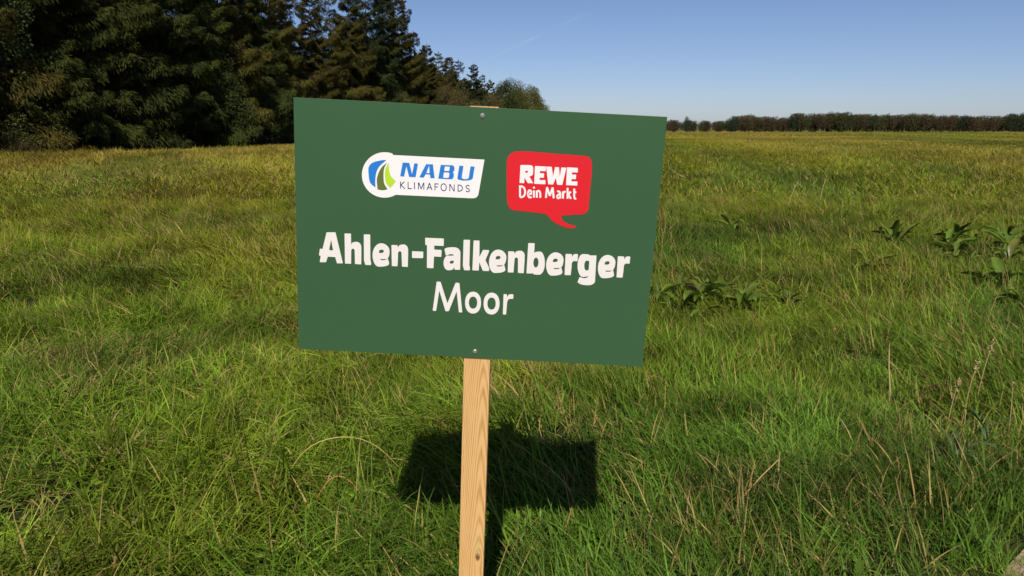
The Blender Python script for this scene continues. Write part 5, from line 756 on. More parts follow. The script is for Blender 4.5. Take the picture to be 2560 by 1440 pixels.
 'leaf_mark': [['-210.0,169.0 -209.9,169.2 -210.1,169.2 -215.2,169.2 -217.3,169.0 -219.9,168.6 -223.2,167.9 -227.0,166.9 -231.4,165.7 -236.3,164.2 -240.4,162.5 -244.2,160.0 -247.4,156.8 -249.7,153.0 -250.9,149.1 -251.2,145.3 -251.0,140.7 -250.7,136.5 -250.4,132.7 -250.0,129.1 -249.6,125.9 -249.2,123.0 -248.6,120.5 -247.7,118.0 -246.5,115.7 -245.0,113.6 -243.2,111.8 -241.3,110.3 -235.0,105.9 -234.8,105.9 -234.7,106.0 -235.1,115.3 -235.2,118.5 -235.2,121.8 -235.0,125.0 -234.8,128.3 -234.4,131.7 -233.9,135.0 -233.3,138.2 -232.5,141.3 -231.5,144.2 -230.4,147.0 -229.1,149.5 -227.6,151.8 -226.0,154.0 -224.3,156.1 -222.4,158.2 -220.5,160.1 -218.5,162.0 -216.3,163.8'],
  ['-208.7,163.1 -208.7,163.2 -208.8,163.1 -215.7,157.4 -218.0,155.3 -220.2,152.8 -222.2,149.9 -224.2,146.7 -225.9,143.2 -227.6,139.4 -228.9,135.6 -230.1,132.0 -230.9,128.7 -231.4,125.6 -231.6,122.8 -231.6,120.4 -231.4,118.0 -231.2,115.8 -231.0,113.6 -230.8,111.5 -230.6,109.4 -230.4,107.4 -229.9,101.8 -229.8,101.5 -229.6,101.4 -223.8,100.5 -221.8,100.2 -219.8,100.1 -217.9,100.2 -215.9,100.4 -214.0,100.8 -212.1,101.3 -206.8,103.0 -206.7,103.1 -206.7,103.3 -211.0,109.2 -212.4,111.2 -213.5,113.6 -214.5,116.1 -215.2,118.9 -215.7,121.7 -216.0,124.7 -216.2,127.8 -216.3,130.9 -216.3,133.8 -216.3,136.8 -216.3,139.6 -216.2,142.4 -215.9,145.1 -215.5,147.7 -214.9,150.2 -214.2,152.6 -213.2,154.8 -212.2,157.0'],
  ['-205.0,163.8 -205.0,163.9 -205.1,163.8 -209.2,155.7 -210.4,152.9 -211.4,150.1 -212.2,147.3 -212.8,144.5 -213.0,141.7 -213.1,139.0 -212.9,136.3 -212.8,133.7 -212.7,131.1 -212.5,128.6 -212.3,126.1 -212.0,123.7 -211.7,121.5 -211.0,119.3 -210.1,117.1 -208.8,115.1 -207.4,113.2 -205.7,111.4 -200.4,106.3 -200.2,106.2 -200.0,106.3 -187.9,122.4 -187.8,122.6 -187.9,122.8 -193.3,127.1 -195.1,128.6 -196.7,130.4 -198.2,132.3 -199.4,134.4 -200.5,136.7 -201.4,139.0 -202.2,141.6 -202.8,144.2 -203.4,146.9 -203.8,149.6 -204.2,152.5 -204.4,155.3'],
  ],
 'speech_bubble': [['68.7,113.3 68.7,114.3 68.6,115.3 65.8,160.7 65.8,161.7 65.8,162.7 65.7,182.3 66.4,187.4 68.5,192.6 72.1,197.3 76.9,201.0 82.3,203.3 87.8,204.3 108.9,205.6 109.9,205.7 110.9,205.7 173.1,203.5 174.1,203.5 175.1,203.5 230.3,202.4 231.3,202.3 232.3,202.3 245.2,201.8 248.7,201.2 252.2,199.4 255.3,196.4 257.8,192.6 259.3,188.2 260.0,183.8 260.8,167.3 260.9,166.3 260.9,165.3 259.7,97.0 259.7,96.0 259.7,95.0 259.8,82.8 259.4,79.4 258.0,76.1 255.7,73.0 252.7,70.6 249.2,69.0 245.6,68.2 232.3,67.0 231.3,66.9 230.3,66.8 208.4,64.1 207.4,63.9 206.4,63.8 201.7,63.2 200.6,62.9 199.5,62.1 198.7,61.0 198.2,59.6 198.2,58.2 198.6,57.0 199.5,55.3 200.7,53.6 202.0,52.0 203.5,50.5 205.2,49.2 207.1,47.9 209.2,46.8 211.5,45.7 214.2,44.6 217.1,43.7 220.2,42.8 223.6,42.0 233.2,39.9 233.6,39.5 233.5,38.9 230.7,35.5 230.0,34.9 229.1,34.7 221.2,34.6 218.0,34.8 214.3,35.3 210.1,36.2 205.4,37.5 200.3,39.1 194.7,41.0 189.4,43.1 184.5,45.5 180.2,47.9 176.6,50.5 173.8,53.1 171.6,55.7 169.8,58.2 167.7,60.3 165.3,62.1 162.8,63.5 160.2,64.5 157.5,65.0 149.9,65.9 148.9,66.0 147.9,66.1 102.9,68.9 101.9,69.0 100.9,69.0 87.1,69.2 83.3,69.9 79.5,72.1 76.0,75.8 73.2,80.7 71.4,86.2 70.5,91.8'],
  ],
 'bubble_lettering': [['96.9,173.2 97.2,173.8 97.7,174.1 113.6,174.9 114.4,174.9 115.2,174.9 120.3,174.7 121.8,174.5 123.3,173.8 124.6,172.7 125.6,171.2 126.2,169.6 126.5,168.0 126.5,165.8 126.6,163.8 126.6,161.8 126.6,160.0 126.6,158.2 126.7,156.5 126.5,155.2 126.1,153.9 125.5,152.7 124.6,151.7 123.6,151.0 122.5,150.5 119.1,149.6 118.7,149.3 118.8,148.7 128.2,134.9 128.2,134.5 127.8,134.2 116.8,133.7 116.1,133.8 115.6,134.3 108.0,145.4 107.7,145.6 107.6,145.2 107.6,134.0 107.3,133.4 106.8,133.2 97.8,133.2 97.2,133.4 97.0,134.0','108.7,160.9 108.9,161.5 109.5,161.8 112.9,161.9 113.7,161.8 114.3,161.4 114.6,161.1 114.8,160.8 115.0,160.4 115.0,160.0 115.0,159.5 114.9,159.1 114.7,158.7 114.3,158.0 113.9,157.4 113.2,157.3 109.4,157.3 108.9,157.5 108.7,158.1'],
  ['130.2,172.8 130.4,173.4 130.9,173.6 154.3,173.6 154.8,173.3 155.1,172.8 155.4,163.8 155.2,163.3 154.6,163.0 143.2,162.9 142.6,162.7 142.4,162.1 142.3,158.7 142.5,158.1 143.1,157.9 151.3,158.1 151.9,157.9 152.1,157.3 152.2,148.6 151.9,148.0 151.4,147.8 143.1,147.6 142.6,147.4 142.3,146.8 142.2,143.1 142.5,142.5 143.0,142.3 155.3,142.7 155.9,142.5 156.2,141.9 156.4,134.2 156.2,133.6 155.6,133.3 131.6,133.0 131.1,133.2 130.8,133.8'],
  ['203.5,173.6 203.7,174.2 204.2,174.4 227.6,174.3 228.2,174.1 228.4,173.5 228.7,164.6 228.5,164.0 227.9,163.8 216.5,163.7 215.9,163.4 215.7,162.8 215.6,159.4 215.8,158.9 216.4,158.7 224.6,158.8 225.2,158.6 225.4,158.1 225.5,149.4 225.2,148.8 224.7,148.5 216.4,148.3 215.9,148.1 215.6,147.5 215.6,143.8 215.8,143.3 216.3,143.0 228.7,143.4 229.2,143.2 229.5,142.7 229.7,134.9 229.5,134.3 228.9,134.1 204.9,133.8 204.4,134.0 204.1,134.5'],
  ['155.8,172.8 155.9,173.3 156.4,173.6 167.7,173.6 168.3,173.3 168.7,172.8 172.9,152.1 173.0,151.8 173.1,152.1 175.9,172.7 176.3,173.3 176.9,173.5 184.2,173.4 184.8,173.2 185.2,172.7 188.4,151.5 188.5,151.2 188.6,151.5 190.3,172.7 190.6,173.2 191.1,173.4 201.6,173.4 202.1,173.1 202.2,172.6 195.2,134.3 194.8,133.8 194.2,133.5 184.5,133.5 183.9,133.7 183.5,134.3 179.6,148.0 179.3,148.3 179.1,148.1 174.4,134.3 174.0,133.8 173.4,133.6 164.0,133.6 163.4,133.8 163.0,134.3'],
  ['101.5,100.8 101.9,101.0 102.0,101.4 100.8,125.2 100.6,125.6 100.1,125.8 97.0,125.6 96.5,125.4 96.4,125.0 97.7,101.2 97.9,100.8 98.3,100.6'],
  ['96.3,124.1 96.5,123.7 96.9,123.5 101.5,123.6 102.1,123.6 102.7,123.4 105.2,122.2 105.7,121.8 106.0,121.4 108.2,117.2 108.4,116.6 108.5,116.0 108.8,110.6 108.8,110.0 108.6,109.5 106.9,105.3 106.6,104.8 106.2,104.4 103.8,103.1 103.3,102.9 102.7,102.8 100.4,102.9 100.0,102.7 99.8,102.3 99.9,99.1 100.1,98.7 100.5,98.5 104.0,98.7 104.6,98.8 105.1,99.0 109.6,101.7 110.1,102.1 110.4,102.6 112.9,108.8 113.1,109.4 113.1,110.0 112.7,117.1 112.6,117.7 112.4,118.3 109.2,124.3 108.9,124.8 108.4,125.1 103.6,127.6 103.0,127.8 102.4,127.9 96.8,127.8 96.4,127.7 96.2,127.2'],
  ['118.4,107.5 118.6,107.1 119.0,107.0 126.5,107.9 126.9,108.1 127.1,108.5 127.3,114.3 127.3,114.9 127.0,115.4 124.6,119.0 124.2,119.3 123.7,119.5 119.4,119.3 118.9,119.2 118.5,118.8 116.1,114.7 115.9,114.1 115.8,113.5 115.7,109.0 115.7,108.4 115.8,107.8 116.8,103.2 117.0,102.6 117.4,102.2 120.2,99.5 120.7,99.2 121.3,99.1 124.6,99.1 125.2,99.2 125.7,99.5 127.4,101.0 127.6,101.4 127.4,101.8 125.3,104.1 124.9,104.3 124.5,104.1 124.0,103.6 123.6,103.3 123.1,103.2 123.0,103.2 122.4,103.2 122.0,103.5 121.3,104.1 121.0,104.6 120.8,105.1 120.1,108.2 120.0,108.8 120.0,109.4 120.1,112.4 120.2,113.0 120.3,113.6 121.3,115.4 121.5,115.8 121.7,115.9 121.9,115.7 122.2,115.3 122.9,114.0 123.2,113.5 123.5,113.0 124.2,112.0 124.2,111.7 123.9,111.5 118.6,111.3 118.2,111.1 118.1,110.7'],
  ['133.6,101.4 134.0,101.6 134.1,102.0 133.2,117.3 133.0,117.8 132.6,117.9 129.4,117.8 129.0,117.5 128.9,117.1 129.7,101.8 129.9,101.4 130.4,101.2'],
  ['132.3,121.9 132.8,122.1 132.9,122.5 132.7,125.8 132.5,126.2 132.1,126.4 128.9,126.2 128.5,126.0 128.4,125.6 128.6,122.3 128.8,121.9 129.2,121.8'],
  ['140.2,101.5 140.6,101.7 140.8,102.2 139.8,117.5 139.6,117.9 139.2,118.0 136.1,117.9 135.6,117.7 135.5,117.2 136.4,101.9 136.6,101.5 137.0,101.3'],
  ['139.5,111.6 140.0,111.7 140.2,112.0 140.7,114.3 140.9,114.8 141.2,115.3 141.3,115.4 141.7,115.6 142.1,115.4 142.3,115.2 142.6,114.8 142.9,114.2 143.5,112.4 143.7,111.8 143.8,111.2 144.3,102.1 144.5,101.7 144.9,101.5 148.1,101.7 148.5,101.9 148.7,102.3 148.1,111.8 148.0,112.4 147.8,113.0 146.4,116.8 146.1,117.3 145.7,117.7 142.0,119.9 141.5,120.0 141.0,119.9 137.5,117.4 137.1,117.0 136.9,116.5 136.0,113.0 136.1,112.6 136.4,112.3'],
  ['161.1,101.8 161.5,101.9 161.7,102.3 162.8,126.2 162.7,126.6 162.2,126.8 159.1,127.0 158.7,126.8 158.5,126.4 157.4,102.6 157.5,102.1 157.9,101.9'],
  ['159.2,126.3 158.8,126.0 158.8,125.6 166.0,106.8 166.3,106.5 166.8,106.5 169.7,107.6 170.1,107.9 170.1,108.3 162.9,127.1 162.6,127.4 162.1,127.4'],
  ['169.8,106.6 170.2,106.7 170.5,107.0 175.6,126.0 175.5,126.4 175.2,126.7 172.1,127.6 171.7,127.5 171.4,127.2 166.3,108.2 166.3,107.7 166.7,107.5'],
  ['172.1,126.9 171.7,126.7 171.6,126.2 175.3,102.5 175.6,102.1 176.0,102.0 179.2,102.4 179.6,102.7 179.7,103.1 175.9,126.9 175.7,127.3 175.2,127.4'],
  ['185.7,116.1 186.0,115.8 186.4,116.0 186.9,116.4 187.4,116.7 187.8,116.7 187.9,116.7 188.2,116.6 188.6,116.2 189.7,113.9 189.9,113.4 190.0,112.8 190.6,103.0 190.8,102.5 191.3,102.4 194.4,102.6 194.8,102.8 195.0,103.2 194.3,113.5 194.2,114.1 194.0,114.7 191.7,119.2 191.3,119.6 190.8,119.9 187.2,120.9 186.6,120.9 186.1,120.8 184.0,119.5 183.8,119.1 183.8,118.7'],
  ['192.0,113.6 191.7,114.0 191.3,114.1 187.9,113.5 187.3,113.3 186.9,113.0 183.8,109.9 183.4,109.5 183.3,108.9 183.4,104.7 183.5,104.1 183.8,103.7 186.8,100.7 187.3,100.4 187.8,100.5 191.4,101.9 191.9,102.2 192.3,102.6 194.1,105.3 194.2,105.7 193.9,106.1 191.2,107.9 190.8,108.0 190.4,107.7 189.2,105.8 188.9,105.3 188.6,104.9 188.5,104.9 188.2,104.8 187.8,105.0 187.8,105.1 187.5,105.6 187.4,106.2 187.4,107.1 187.4,107.7 187.8,108.1 188.8,109.1 189.3,109.4 189.9,109.5 192.0,109.8 192.4,110.0 192.5,110.4'],
  ['200.7,102.7 201.1,102.9 201.2,103.3 200.2,118.6 200.0,119.1 199.5,119.2 196.4,119.0 196.0,118.8 195.8,118.4 196.8,103.1 197.1,102.7 197.5,102.5'],
  ['200.0,111.1 200.5,111.2 200.7,111.5 201.3,115.0 201.5,115.5 201.8,116.0 201.8,116.2 202.3,116.5 202.8,116.5 203.3,116.3 203.8,116.3 204.0,116.7 204.4,119.8 204.3,120.2 203.9,120.5 201.2,120.7 200.6,120.6 200.2,120.3 197.8,117.7 197.4,117.2 197.2,116.7 196.4,112.4 196.5,111.9 196.9,111.7'],
  ['211.2,102.9 211.7,103.1 211.8,103.5 210.2,127.3 209.9,127.7 209.5,127.9 206.3,127.7 205.9,127.5 205.8,127.1 207.4,103.3 207.6,102.9 208.1,102.7'],
  ['210.8,110.1 211.2,110.0 211.6,110.2 217.4,117.7 217.5,118.1 217.3,118.5 214.8,120.5 214.3,120.6 213.9,120.4 208.1,112.9 208.0,112.5 208.2,112.1'],
  ['209.7,111.5 209.4,111.1 209.5,110.7 215.4,102.2 215.8,102.0 216.3,102.1 218.9,103.9 219.1,104.2 219.0,104.7 213.1,113.1 212.7,113.4 212.3,113.3'],
  ['221.7,126.8 221.3,126.6 221.1,126.2 222.4,108.5 222.5,107.9 222.7,107.3 224.5,102.8 224.8,102.4 225.3,102.2 229.0,101.6 229.4,101.7 229.6,102.1 229.7,105.3 229.6,105.7 229.2,105.8 228.1,105.6 227.7,105.7 227.4,106.1 226.9,107.8 226.8,108.3 226.7,108.9 225.5,126.4 225.3,126.8 224.8,126.9'],
  ['221.8,117.0 222.0,116.6 222.5,116.4 228.1,116.5 228.5,116.7 228.7,117.1 228.5,120.3 228.3,120.7 227.9,120.9 222.3,120.8 221.9,120.6 221.7,120.2'],
  ],
}
def print_mesh(name, groups, level):
    """flat printed shapes: each group is an outline with its holes, given in board millimetres"""
    V = []; T = []
    for gi, g in enumerate(groups):
        z = 0.0006 + level * 0.0004 + (gi % 6) * 0.00004
        loops = [[Vector((*[float(t) / 1000 for t in q.split(',')], 0)) for q in c.split()] for c in g]
        o = len(V)
        flat = [p for lp in loops for p in lp]
        V += [(p.x, p.y, z) for p in flat]
        for t in tessellate_polygon(loops):
            a, b, c = (flat[i_] for i_ in t)
            if (b - a).cross(c - a).z < 0: t = (t[0], t[2], t[1])
            T.append([o + i_ for i_ in t])
    return arr_mesh(name, V, None, T)

def build_sign():
    # post axis in board coordinates (mm): x = 12.0 at board middle, leaning 0.9 mm per 100 mm downwards to the right
    def axis_b(v): return Vector((0.0120 - 0.0125 * (v), v, -BT - 0.0325))
    top_v = BH / 2 + 0.0018
    base_v = -1.20
    pt, pb = B_M @ axis_b(top_v), B_M @ axis_b(base_v)
    t0 = (pt.z - 0.0) / (pt.z - pb.z); ground_p = pt + (pb - pt) * t0
    root = thing('information_sign', 'green sign board on a square pine post in the meadow grass', 'sign', ground_p)
    inv = Matrix.Translation(-ground_p)
    board = obj('board', box_mesh('board', -BW / 2, BW / 2, -BH / 2, BH / 2, -BT, 0, 0.0006), M_GREEN, root)
    board.matrix_local = inv @ B_M
    mats = dict(place_name_lettering=(M_WHITE, 0), district_lettering=(M_WHITE, 0), logo_badge=(M_BADGE, 0), badge_lettering=(M_BLUE, 1), tagline_lettering=(M_NAVY, 1), speech_bubble=(M_RED, 0), bubble_lettering=(M_BADGE, 1))
    lab = dict(place_name_lettering='bold white lettering Ahlen-Falkenberger', district_lettering='thin white lettering Moor', logo_badge='white logo badge with round left end', badge_lettering='blue slanted lettering NABU', tagline_lettering='thin navy lettering KLIMAFONDS', speech_bubble='red speech bubble logo', bubble_lettering='white lettering REWE Dein Markt')
    lab['badge_lettering'] = 'blue slanted bold lettering on the white badge'; lab['tagline_lettering'] = 'thin navy capitals on the white badge'; lab['bubble_lettering'] = 'white two-line lettering on the red bubble'
    for k, (m, lev) in mats.items():
        o = obj(k, print_mesh(k, PRINTS[k], lev), m, board); o['label'] = lab[k]
    for g, m, c in zip(PRINTS['leaf_mark'], (M_BLUE, M_DKGREEN, M_LIME), ('blue', 'dark green', 'lime green')):
        o = obj('leaf_mark', print_mesh('leaf_mark', [g], 1), m, board); o['label'] = c + ' curved leaf of the badge'
    # post: own axes, slightly turned in the plane of the board
    u = (pt - pb).normalized(); nrm = B_N.copy(); nrm = (nrm - u * nrm.dot(u)).normalized(); side = u.cross(nrm) * -1
    side = nrm.cross(u) * -1
    mid = B_M @ axis_b(0.0)
    PM = Matrix(((side.x, -nrm.x, u.x, mid.x), (side.y, -nrm.y, u.y, mid.y), (side.z, -nrm.z, u.z, mid.z), (0, 0, 0, 1)))
    if PM.to_3x3().determinant() < 0:
        side = -side
        PM = Matrix(((side.x, -nrm.x, u.x, mid.x), (side.y, -nrm.y, u.y, mid.y), (side.z, -nrm.z, u.z, mid.z), (0, 0, 0, 1)))
    ln = (pt - mid).length
    post = obj('post', box_mesh('post', -0.0325, 0.0325, -0.0325, 0.0325, -1.55, ln, 0.0022), post_material(), root)
    post.matrix_local = inv @ PM
    # hex head screws with a washer
    for x, y in ((0.0054, 0.2794), (0.0103, -0.2803)):
        n6 = 6; V = []; Q = []
        prof = [(0.0056, 0.0), (0.0056, 0.0009), (0.0042, 0.0011), (0.0042, 0.0036), (0.0034, 0.0044), (0.0008, 0.0047)]
        sides = 12
        for r_, z_ in prof:
            for k in range(sides):
                a = 2 * math.pi * k / sides
                rr = r_ * (1.0 if r_ > .005 else (1.0 if k % 2 == 0 else .93))
                V.append((x + rr * math.cos(a), y + rr * math.sin(a) * 1.0, z_))
        for i_ in range(len(prof) - 1):
            for k in range(sides):
                Q.append((i_ * sides + k, i_ * sides + (k + 1) % sides, (i_ + 1) * sides + (k + 1) % sides, (i_ + 1) * sides + k))
        T = [((len(prof) - 1) * sides, (len(prof) - 1) * sides + k, (len(prof) - 1) * sides + k + 1) for k in range(1, sides - 1)]
        s = obj('screw', arr_mesh('screw', V, Q, T), M_STEEL, root); s.matrix_local = inv @ B_M
        s['label'] = 'screw near the top edge of the board' if y > 0 else 'screw just above the post below the lettering'
    v, q = tube([(0.0085, top_v - 0.006, -BT - 0.004), (0.009, top_v + .0012, -BT - 0.004), (0.009, top_v + .002, -BT - .012)], [.0009, .0009, .0009], 6)
    s = obj('staple', arr_mesh('staple', v, q, None, True), M_STEEL, root); s.matrix_local = inv @ B_M
build_sign()

# ------------------------------------------------------------------ grass
def blade_set(g, n, spread, lmin, lmax, wmin, wmax, tilt, bend, dry=0.0, segs=4, comb=None):
    """n curved grass blades; returns verts, quads, attributes (dry, shade)"""
    a = g.uniform(0, 6.283, n); r = spread * np.sqrt(g.random(n))
    B = np.stack([r * np.cos(a), r * np.sin(a), np.full(n, -.02)], -1)
    az = g.uniform(0, 6.283, n) if comb is None else g.normal(0, comb, n)
    ln = g.uniform(lmin, lmax, n); w = wmin * .8 + (wmax * 1.15 - wmin * .8) * g.random(n) ** 1.5
    th0 = np.abs(g.normal(0, tilt, n)); bd = np.abs(g.normal(bend, bend * .6, n))
    roll = g.normal(0, .7, n)
    V = np.zeros((n, segs + 1, 2, 3)); p = B.copy()
    for k in range(segs + 1):
        t = k / segs
        th = th0 + bd * t ** 1.5
        d = np.stack([np.sin(th) * np.cos(az), np.sin(th) * np.sin(az), np.cos(th)], -1)
        if k: p = p + d * (ln / segs)[:, None]
        sd = np.stack([-np.sin(az + roll), np.cos(az + roll), np.zeros(n)], -1)
        wk = w * (1 - t ** 2.2 * .92) * (.75 + .25 * min(1, t * 4))
        V[:, k, 0] = p - sd * wk[:, None] * .5; V[:, k, 1] = p + sd * wk[:, None] * .5
    idx = np.arange(n)[:, None] * (segs + 1) * 2 + np.arange(segs)[None] * 2
    Q = np.stack([idx, idx + 1, idx + 3, idx + 2], -1).reshape(-1, 4)
    dr = (g.random(n) < dry).astype(float) * g.uniform(.6, 1, n); sh = g.uniform(.62, 1.38, n)
    rep = lambda z: np.repeat(z, (segs + 1) * 2)
    return V.reshape(-1, 3), Q, rep(dr), rep(sh)

def grass_material():
    m, n, l = nodes_of('grass_blades')
    out = n['Material Output']; b = n['Principled BSDF']
    ci = n.new('ShaderNodeAttribute'); ci.attribute_type = 'INSTANCER'; ci.attribute_name = 'tint'
    dr = n.new('ShaderNodeAttribute'); dr.attribute_name = 'dry'
    sh = n.new('ShaderNodeAttribute'); sh.attribute_name = 'shade'
    mx = n.new('ShaderNodeMix'); mx.data_type = 'RGBA'; l.new(dr.outputs['Fac'], mx.inputs['Factor']); l.new(ci.outputs['Color'], mx.inputs['A']); mx.inputs['B'].default_value = (0.36, 0.245, 0.090, 1)
    hs = n.new('ShaderNodeHueSaturation'); l.new(mx.outputs['Result'], hs.inputs['Color']); l.new(sh.outputs['Fac'], hs.inputs['Value'])
    l.new(hs.outputs[0], b.inputs['Base Color'])
    b.inputs['Roughness'].default_value = 0.5; b.inputs['Specular IOR Level'].default_value = 0.10
    tr = n.new('ShaderNodeBsdfTranslucent'); l.new(hs.outputs[0], tr.inputs['Color'])
    ms = n.new('ShaderNodeMixShader'); ms.inputs[0].default_value = 0.17
    l.new(b.outputs[0], ms.inputs[1]); l.new(tr.outputs[0], ms.inputs[2]); l.new(ms.outputs[0], out.inputs['Surface'])
    return m
M_GRASS = grass_material()

def build_grass():
    src = bpy.data.collections.new('grass_tufts')
    g = np.random.default_rng(77)
    specs = []
    for k in range(6): specs.append(('green', blade_set(g, 50, .12, .06, .17, .0028, .0056, .60, .85, .03, 4, None if k < 3 else 1.0)))
    for k in range(3): specs.append(('long', blade_set(g, 36, .10, .11, .26, .0030, .0062, .65, 1.2, .045, 4, .65)))
    for k in range(3): specs.append(('dry', blade_set(g, 22, .11, .07, .20, .0028, .0056, .85, .9, .75)))
    for k in range(2):                                  # small broad-leaved herbs
        specs.append(('herb', blade_set(g, 22, .09, .04, .10, .012, .022, .7, .9, .03, 3)))
    for k in range(2):                                  # thin seed stalks
        a = blade_set(g, 8, .14, .20, .38, .0016, .0024, .22, .35, 1.0)
        specs.append(('stalk', a))
    for k in range(3): specs.append(('patch', blade_set(g, 130, .30, .06, .17, .0045, .0085, .55, .7, .12, 3)))
    for k in range(2):                                  # dead thatch lying flat between the living blades
        specs.append(('thatch', blade_set(g, 26, .13, .08, .22, .0025, .0050, 1.25, .25, .85, 3)))
    names = []
    for i, (nm, (V, Q, dr, sh)) in enumerate(specs):
        me = arr_mesh('tuft', V, Q, None, True, {'dry': dr, 'shade': sh}); me.materials.append(M_GRASS)
        o = bpy.data.objects.new('tuft_%02d' % i, me); src.objects.link(o); names.append(nm)
    ix = {k: [i for i, v in enumerate(names) if v == k] for k in set(names)}

    P, RT, SC, ID, CL = [], [], [], [], []
    zones = [(0.7, 6.0, 235, 1.0, 1.0), (6.0, 15, 100, 1.2, 1.1), (15, 42, 18, 2.3, 1.4), (42, 130, 1.8, 4.6, 1.7), (130, 326, .14, 14, 2.2)]
    for zi, (y0, y1, den, sxy, sz) in enumerate(zones):
        hw = lambda y: y * .82 + 3.2
        area = (hw(y0) + hw(y1)) * (y1 - y0)
        n = int(area * den)
        u = g.random(n)
        a_, b_ = hw(y0), hw(y1)
        w = np.sqrt(a_ * a_ + u * (b_ * b_ - a_ * a_)); y = (w - 3.2) / .82
        x = g.uniform(-1, 1, n) * w
        if zi == 0:
            ok = (y > path_y(x) - .20 + g.normal(0, .07, n)) | (g.random(n) < .02)
        else:
            ok = np.ones(n, bool)
        ok &= x > edge_x(y) + 0.2 - 1.2 * g.random(n)
        if zi < 2:                                     # worn and matted gaps between the tussocks
            ok &= fbm(x / .21 + 70, y / .24, 111, 2) > .25 + .10 * g.random(n)
        x, y = x[ok], y[ok]; n = len(x)
        t1 = fbm(x / 1.1 + 9, y / 1.4, 61); t2 = fbm(x / .45, y / .5 + 3, 71, 2); lean = fbm(x / 2.3, y / 3.1, 83) 
        if zi >= 2: t1 = fbm(x / 5 + 9, y / 9, 61)
        # tussocks: taller clumps and thin places
        hgt = np.clip(.35 + 1.05 * (t1 * .6 + t2 * .75), .45, 1.55)
        right = np.clip((x / np.maximum(y, 1) + .25) * 1.6, 0, 1)
        tilt = np.abs(g.normal(.18, .16, n)) + .30 * (t1 - .4) + .12 * (1 - right)
        la = (lean - .5) * 7.0 + math.pi * (1 - .35 * right)       # blades lean to the left on the left side
        yaw = np.where(g.random(n) < .8, la + g.normal(0, .85, n), g.uniform(0, 6.283, n))
        q = [(Matrix.Rotation(float(c), 3, Vector((-math.sin(b), math.cos(b), 0))) @ Matrix.Rotation(float(a), 3, 'Z')).to_euler() for a, b, c in zip(yaw, la, np.clip(tilt, 0, .75))] if zi < 3 else [(0, 0, a) for a in yaw]
        r = g.random(n)
        dryn = fbm(x / .8 + 40, y / .8, 91, 2)
        pd = np.clip((dryn - .57) * 1.8, 0, .4) + .012
        if zi < 2:                                     # drier spots: by the right edge, left of the sign, at the left edge
            for px_, py_, rr, k in ((2.35, 3.5, .55, .45), (-1.55, 4.3, .6, .35), (-2.9, 4.75, .5, .4), (-1.9, 3.0, .6, .25), (1.0, 2.7, .6, .22), (.15, 3.75, .5, .25)):
                pd = np.maximum(pd, k * np.exp(-((x - px_) ** 2 + (y - py_) ** 2) / rr ** 2))
        if zi >= 2: pd = np.clip((fbm(x / 6 + 40, y / 9, 91, 2) - .52) * 1.2, 0, .4) + .03
        ids = np.empty(n, int)
        pl = np.clip((t1 - .42) * 2.2, .05, .6)
        for i in range(n):
            if zi >= 3: c = 'patch'
            elif r[i] < pd[i]: c = 'dry'
            elif zi < 2 and (r[i] * 613) % 1 < .06: c = 'thatch'
            elif r[i] < pd[i] + (.05 if zi < 2 else .09) * (t2[i] > .45): c = 'stalk' if (y[i] > 5.5) else 'herb'
            elif r[i] < pd[i] + .10 + pl[i]: c = 'long'
            else: c = 'green' if zi < 2 else ('patch' if r[i] > .6 else 'green')
            if zi == 2 and c == 'stalk' and r[i] * 7 % 1 > .5: c = 'green'
            ids[i] = ix[c][int(r[i] * 997) % len(ix[c])]
        s = g.uniform(.8, 1.25, n)
        sc = np.stack([s * sxy, s * sxy, s * sz * hgt], -1)
        if zi < 2: sc[:, :2] *= (.85 + .3 * hgt)[:, None]
        if zi < 2:
            edge = np.clip((y - path_y(x) + .25) / .5, .40, 1); sc *= edge[:, None]
        pv = fbm(x / .30, y / .34, 131, 2) if zi < 2 else (fbm(x / 1.6, y / 2.6, 131, 3) if zi == 2 else fbm(x / 6, y / 12, 131, 3))
        c = field_colour(x, y) * (np.clip(.32 + 1.3 * pv, .40, 1.5) * g.uniform(.82, 1.2, n))[:, None] * (1 + g.normal(0, .06, (n, 3)))
        P.append(np.stack([x, y, height(x, y) - .01], -1)); RT.append(np.array(q)); SC.append(sc); ID.append(ids); CL.append(c)
    P, RT, SC, ID, CL = (np.concatenate(a) for a in (P, RT, SC, ID, CL))
    me = bpy.data.meshes.new('grass'); me.vertices.add(len(P)); me.vertices.foreach_set('co', P.astype(np.float32).ravel())
    def put(nm, ty, arr, key):
        a = me.attributes.new(nm, ty, 'POINT'); a.data.foreach_set(key, arr.ravel())
    put('turn', 'FLOAT_VECTOR', RT.astype(np.float32), 'vector'); put('size', 'FLOAT_VECTOR', SC.astype(np.float32), 'vector')
    put('pick', 'INT', ID.astype(np.int32), 'value'); put('tint', 'FLOAT_VECTOR', np.clip(CL, .004, 1).astype(np.float32), 'vector')
    me.update()
    o = obj('grass', me); me.materials.append(M_GRASS)
    tag(o, 'long tangled meadow grass, green near the path and straw coloured far out', None, None, 'stuff')
    ng = bpy.data.node_groups.new('scatter_tufts', 'GeometryNodeTree')
    ng.interface.new_socket('Geometry', in_out='INPUT', socket_type='NodeSocketGeometry'); ng.interface.new_socket('Geometry', in_out='OUTPUT', socket_type='NodeSocketGeometry')
    N, L = ng.nodes, ng.links
    gi, go = N.new('NodeGroupInput'), N.new('NodeGroupOutput')
    ip = N.new('GeometryNodeInstanceOnPoints'); ci = N.new('GeometryNodeCollectionInfo')
    ci.inputs['Collection'].default_value = src; ci.inputs['Separate Children'].default_value = True; ci.inputs['Reset Children'].default_value = True
    ip.inputs['Pick Instance'].default_value = True
    def na(nm, ty):
        a = N.new('GeometryNodeInputNamedAttribute'); a.data_type = ty; a.inputs['Name'].default_value = nm; return a.outputs['Attribute']
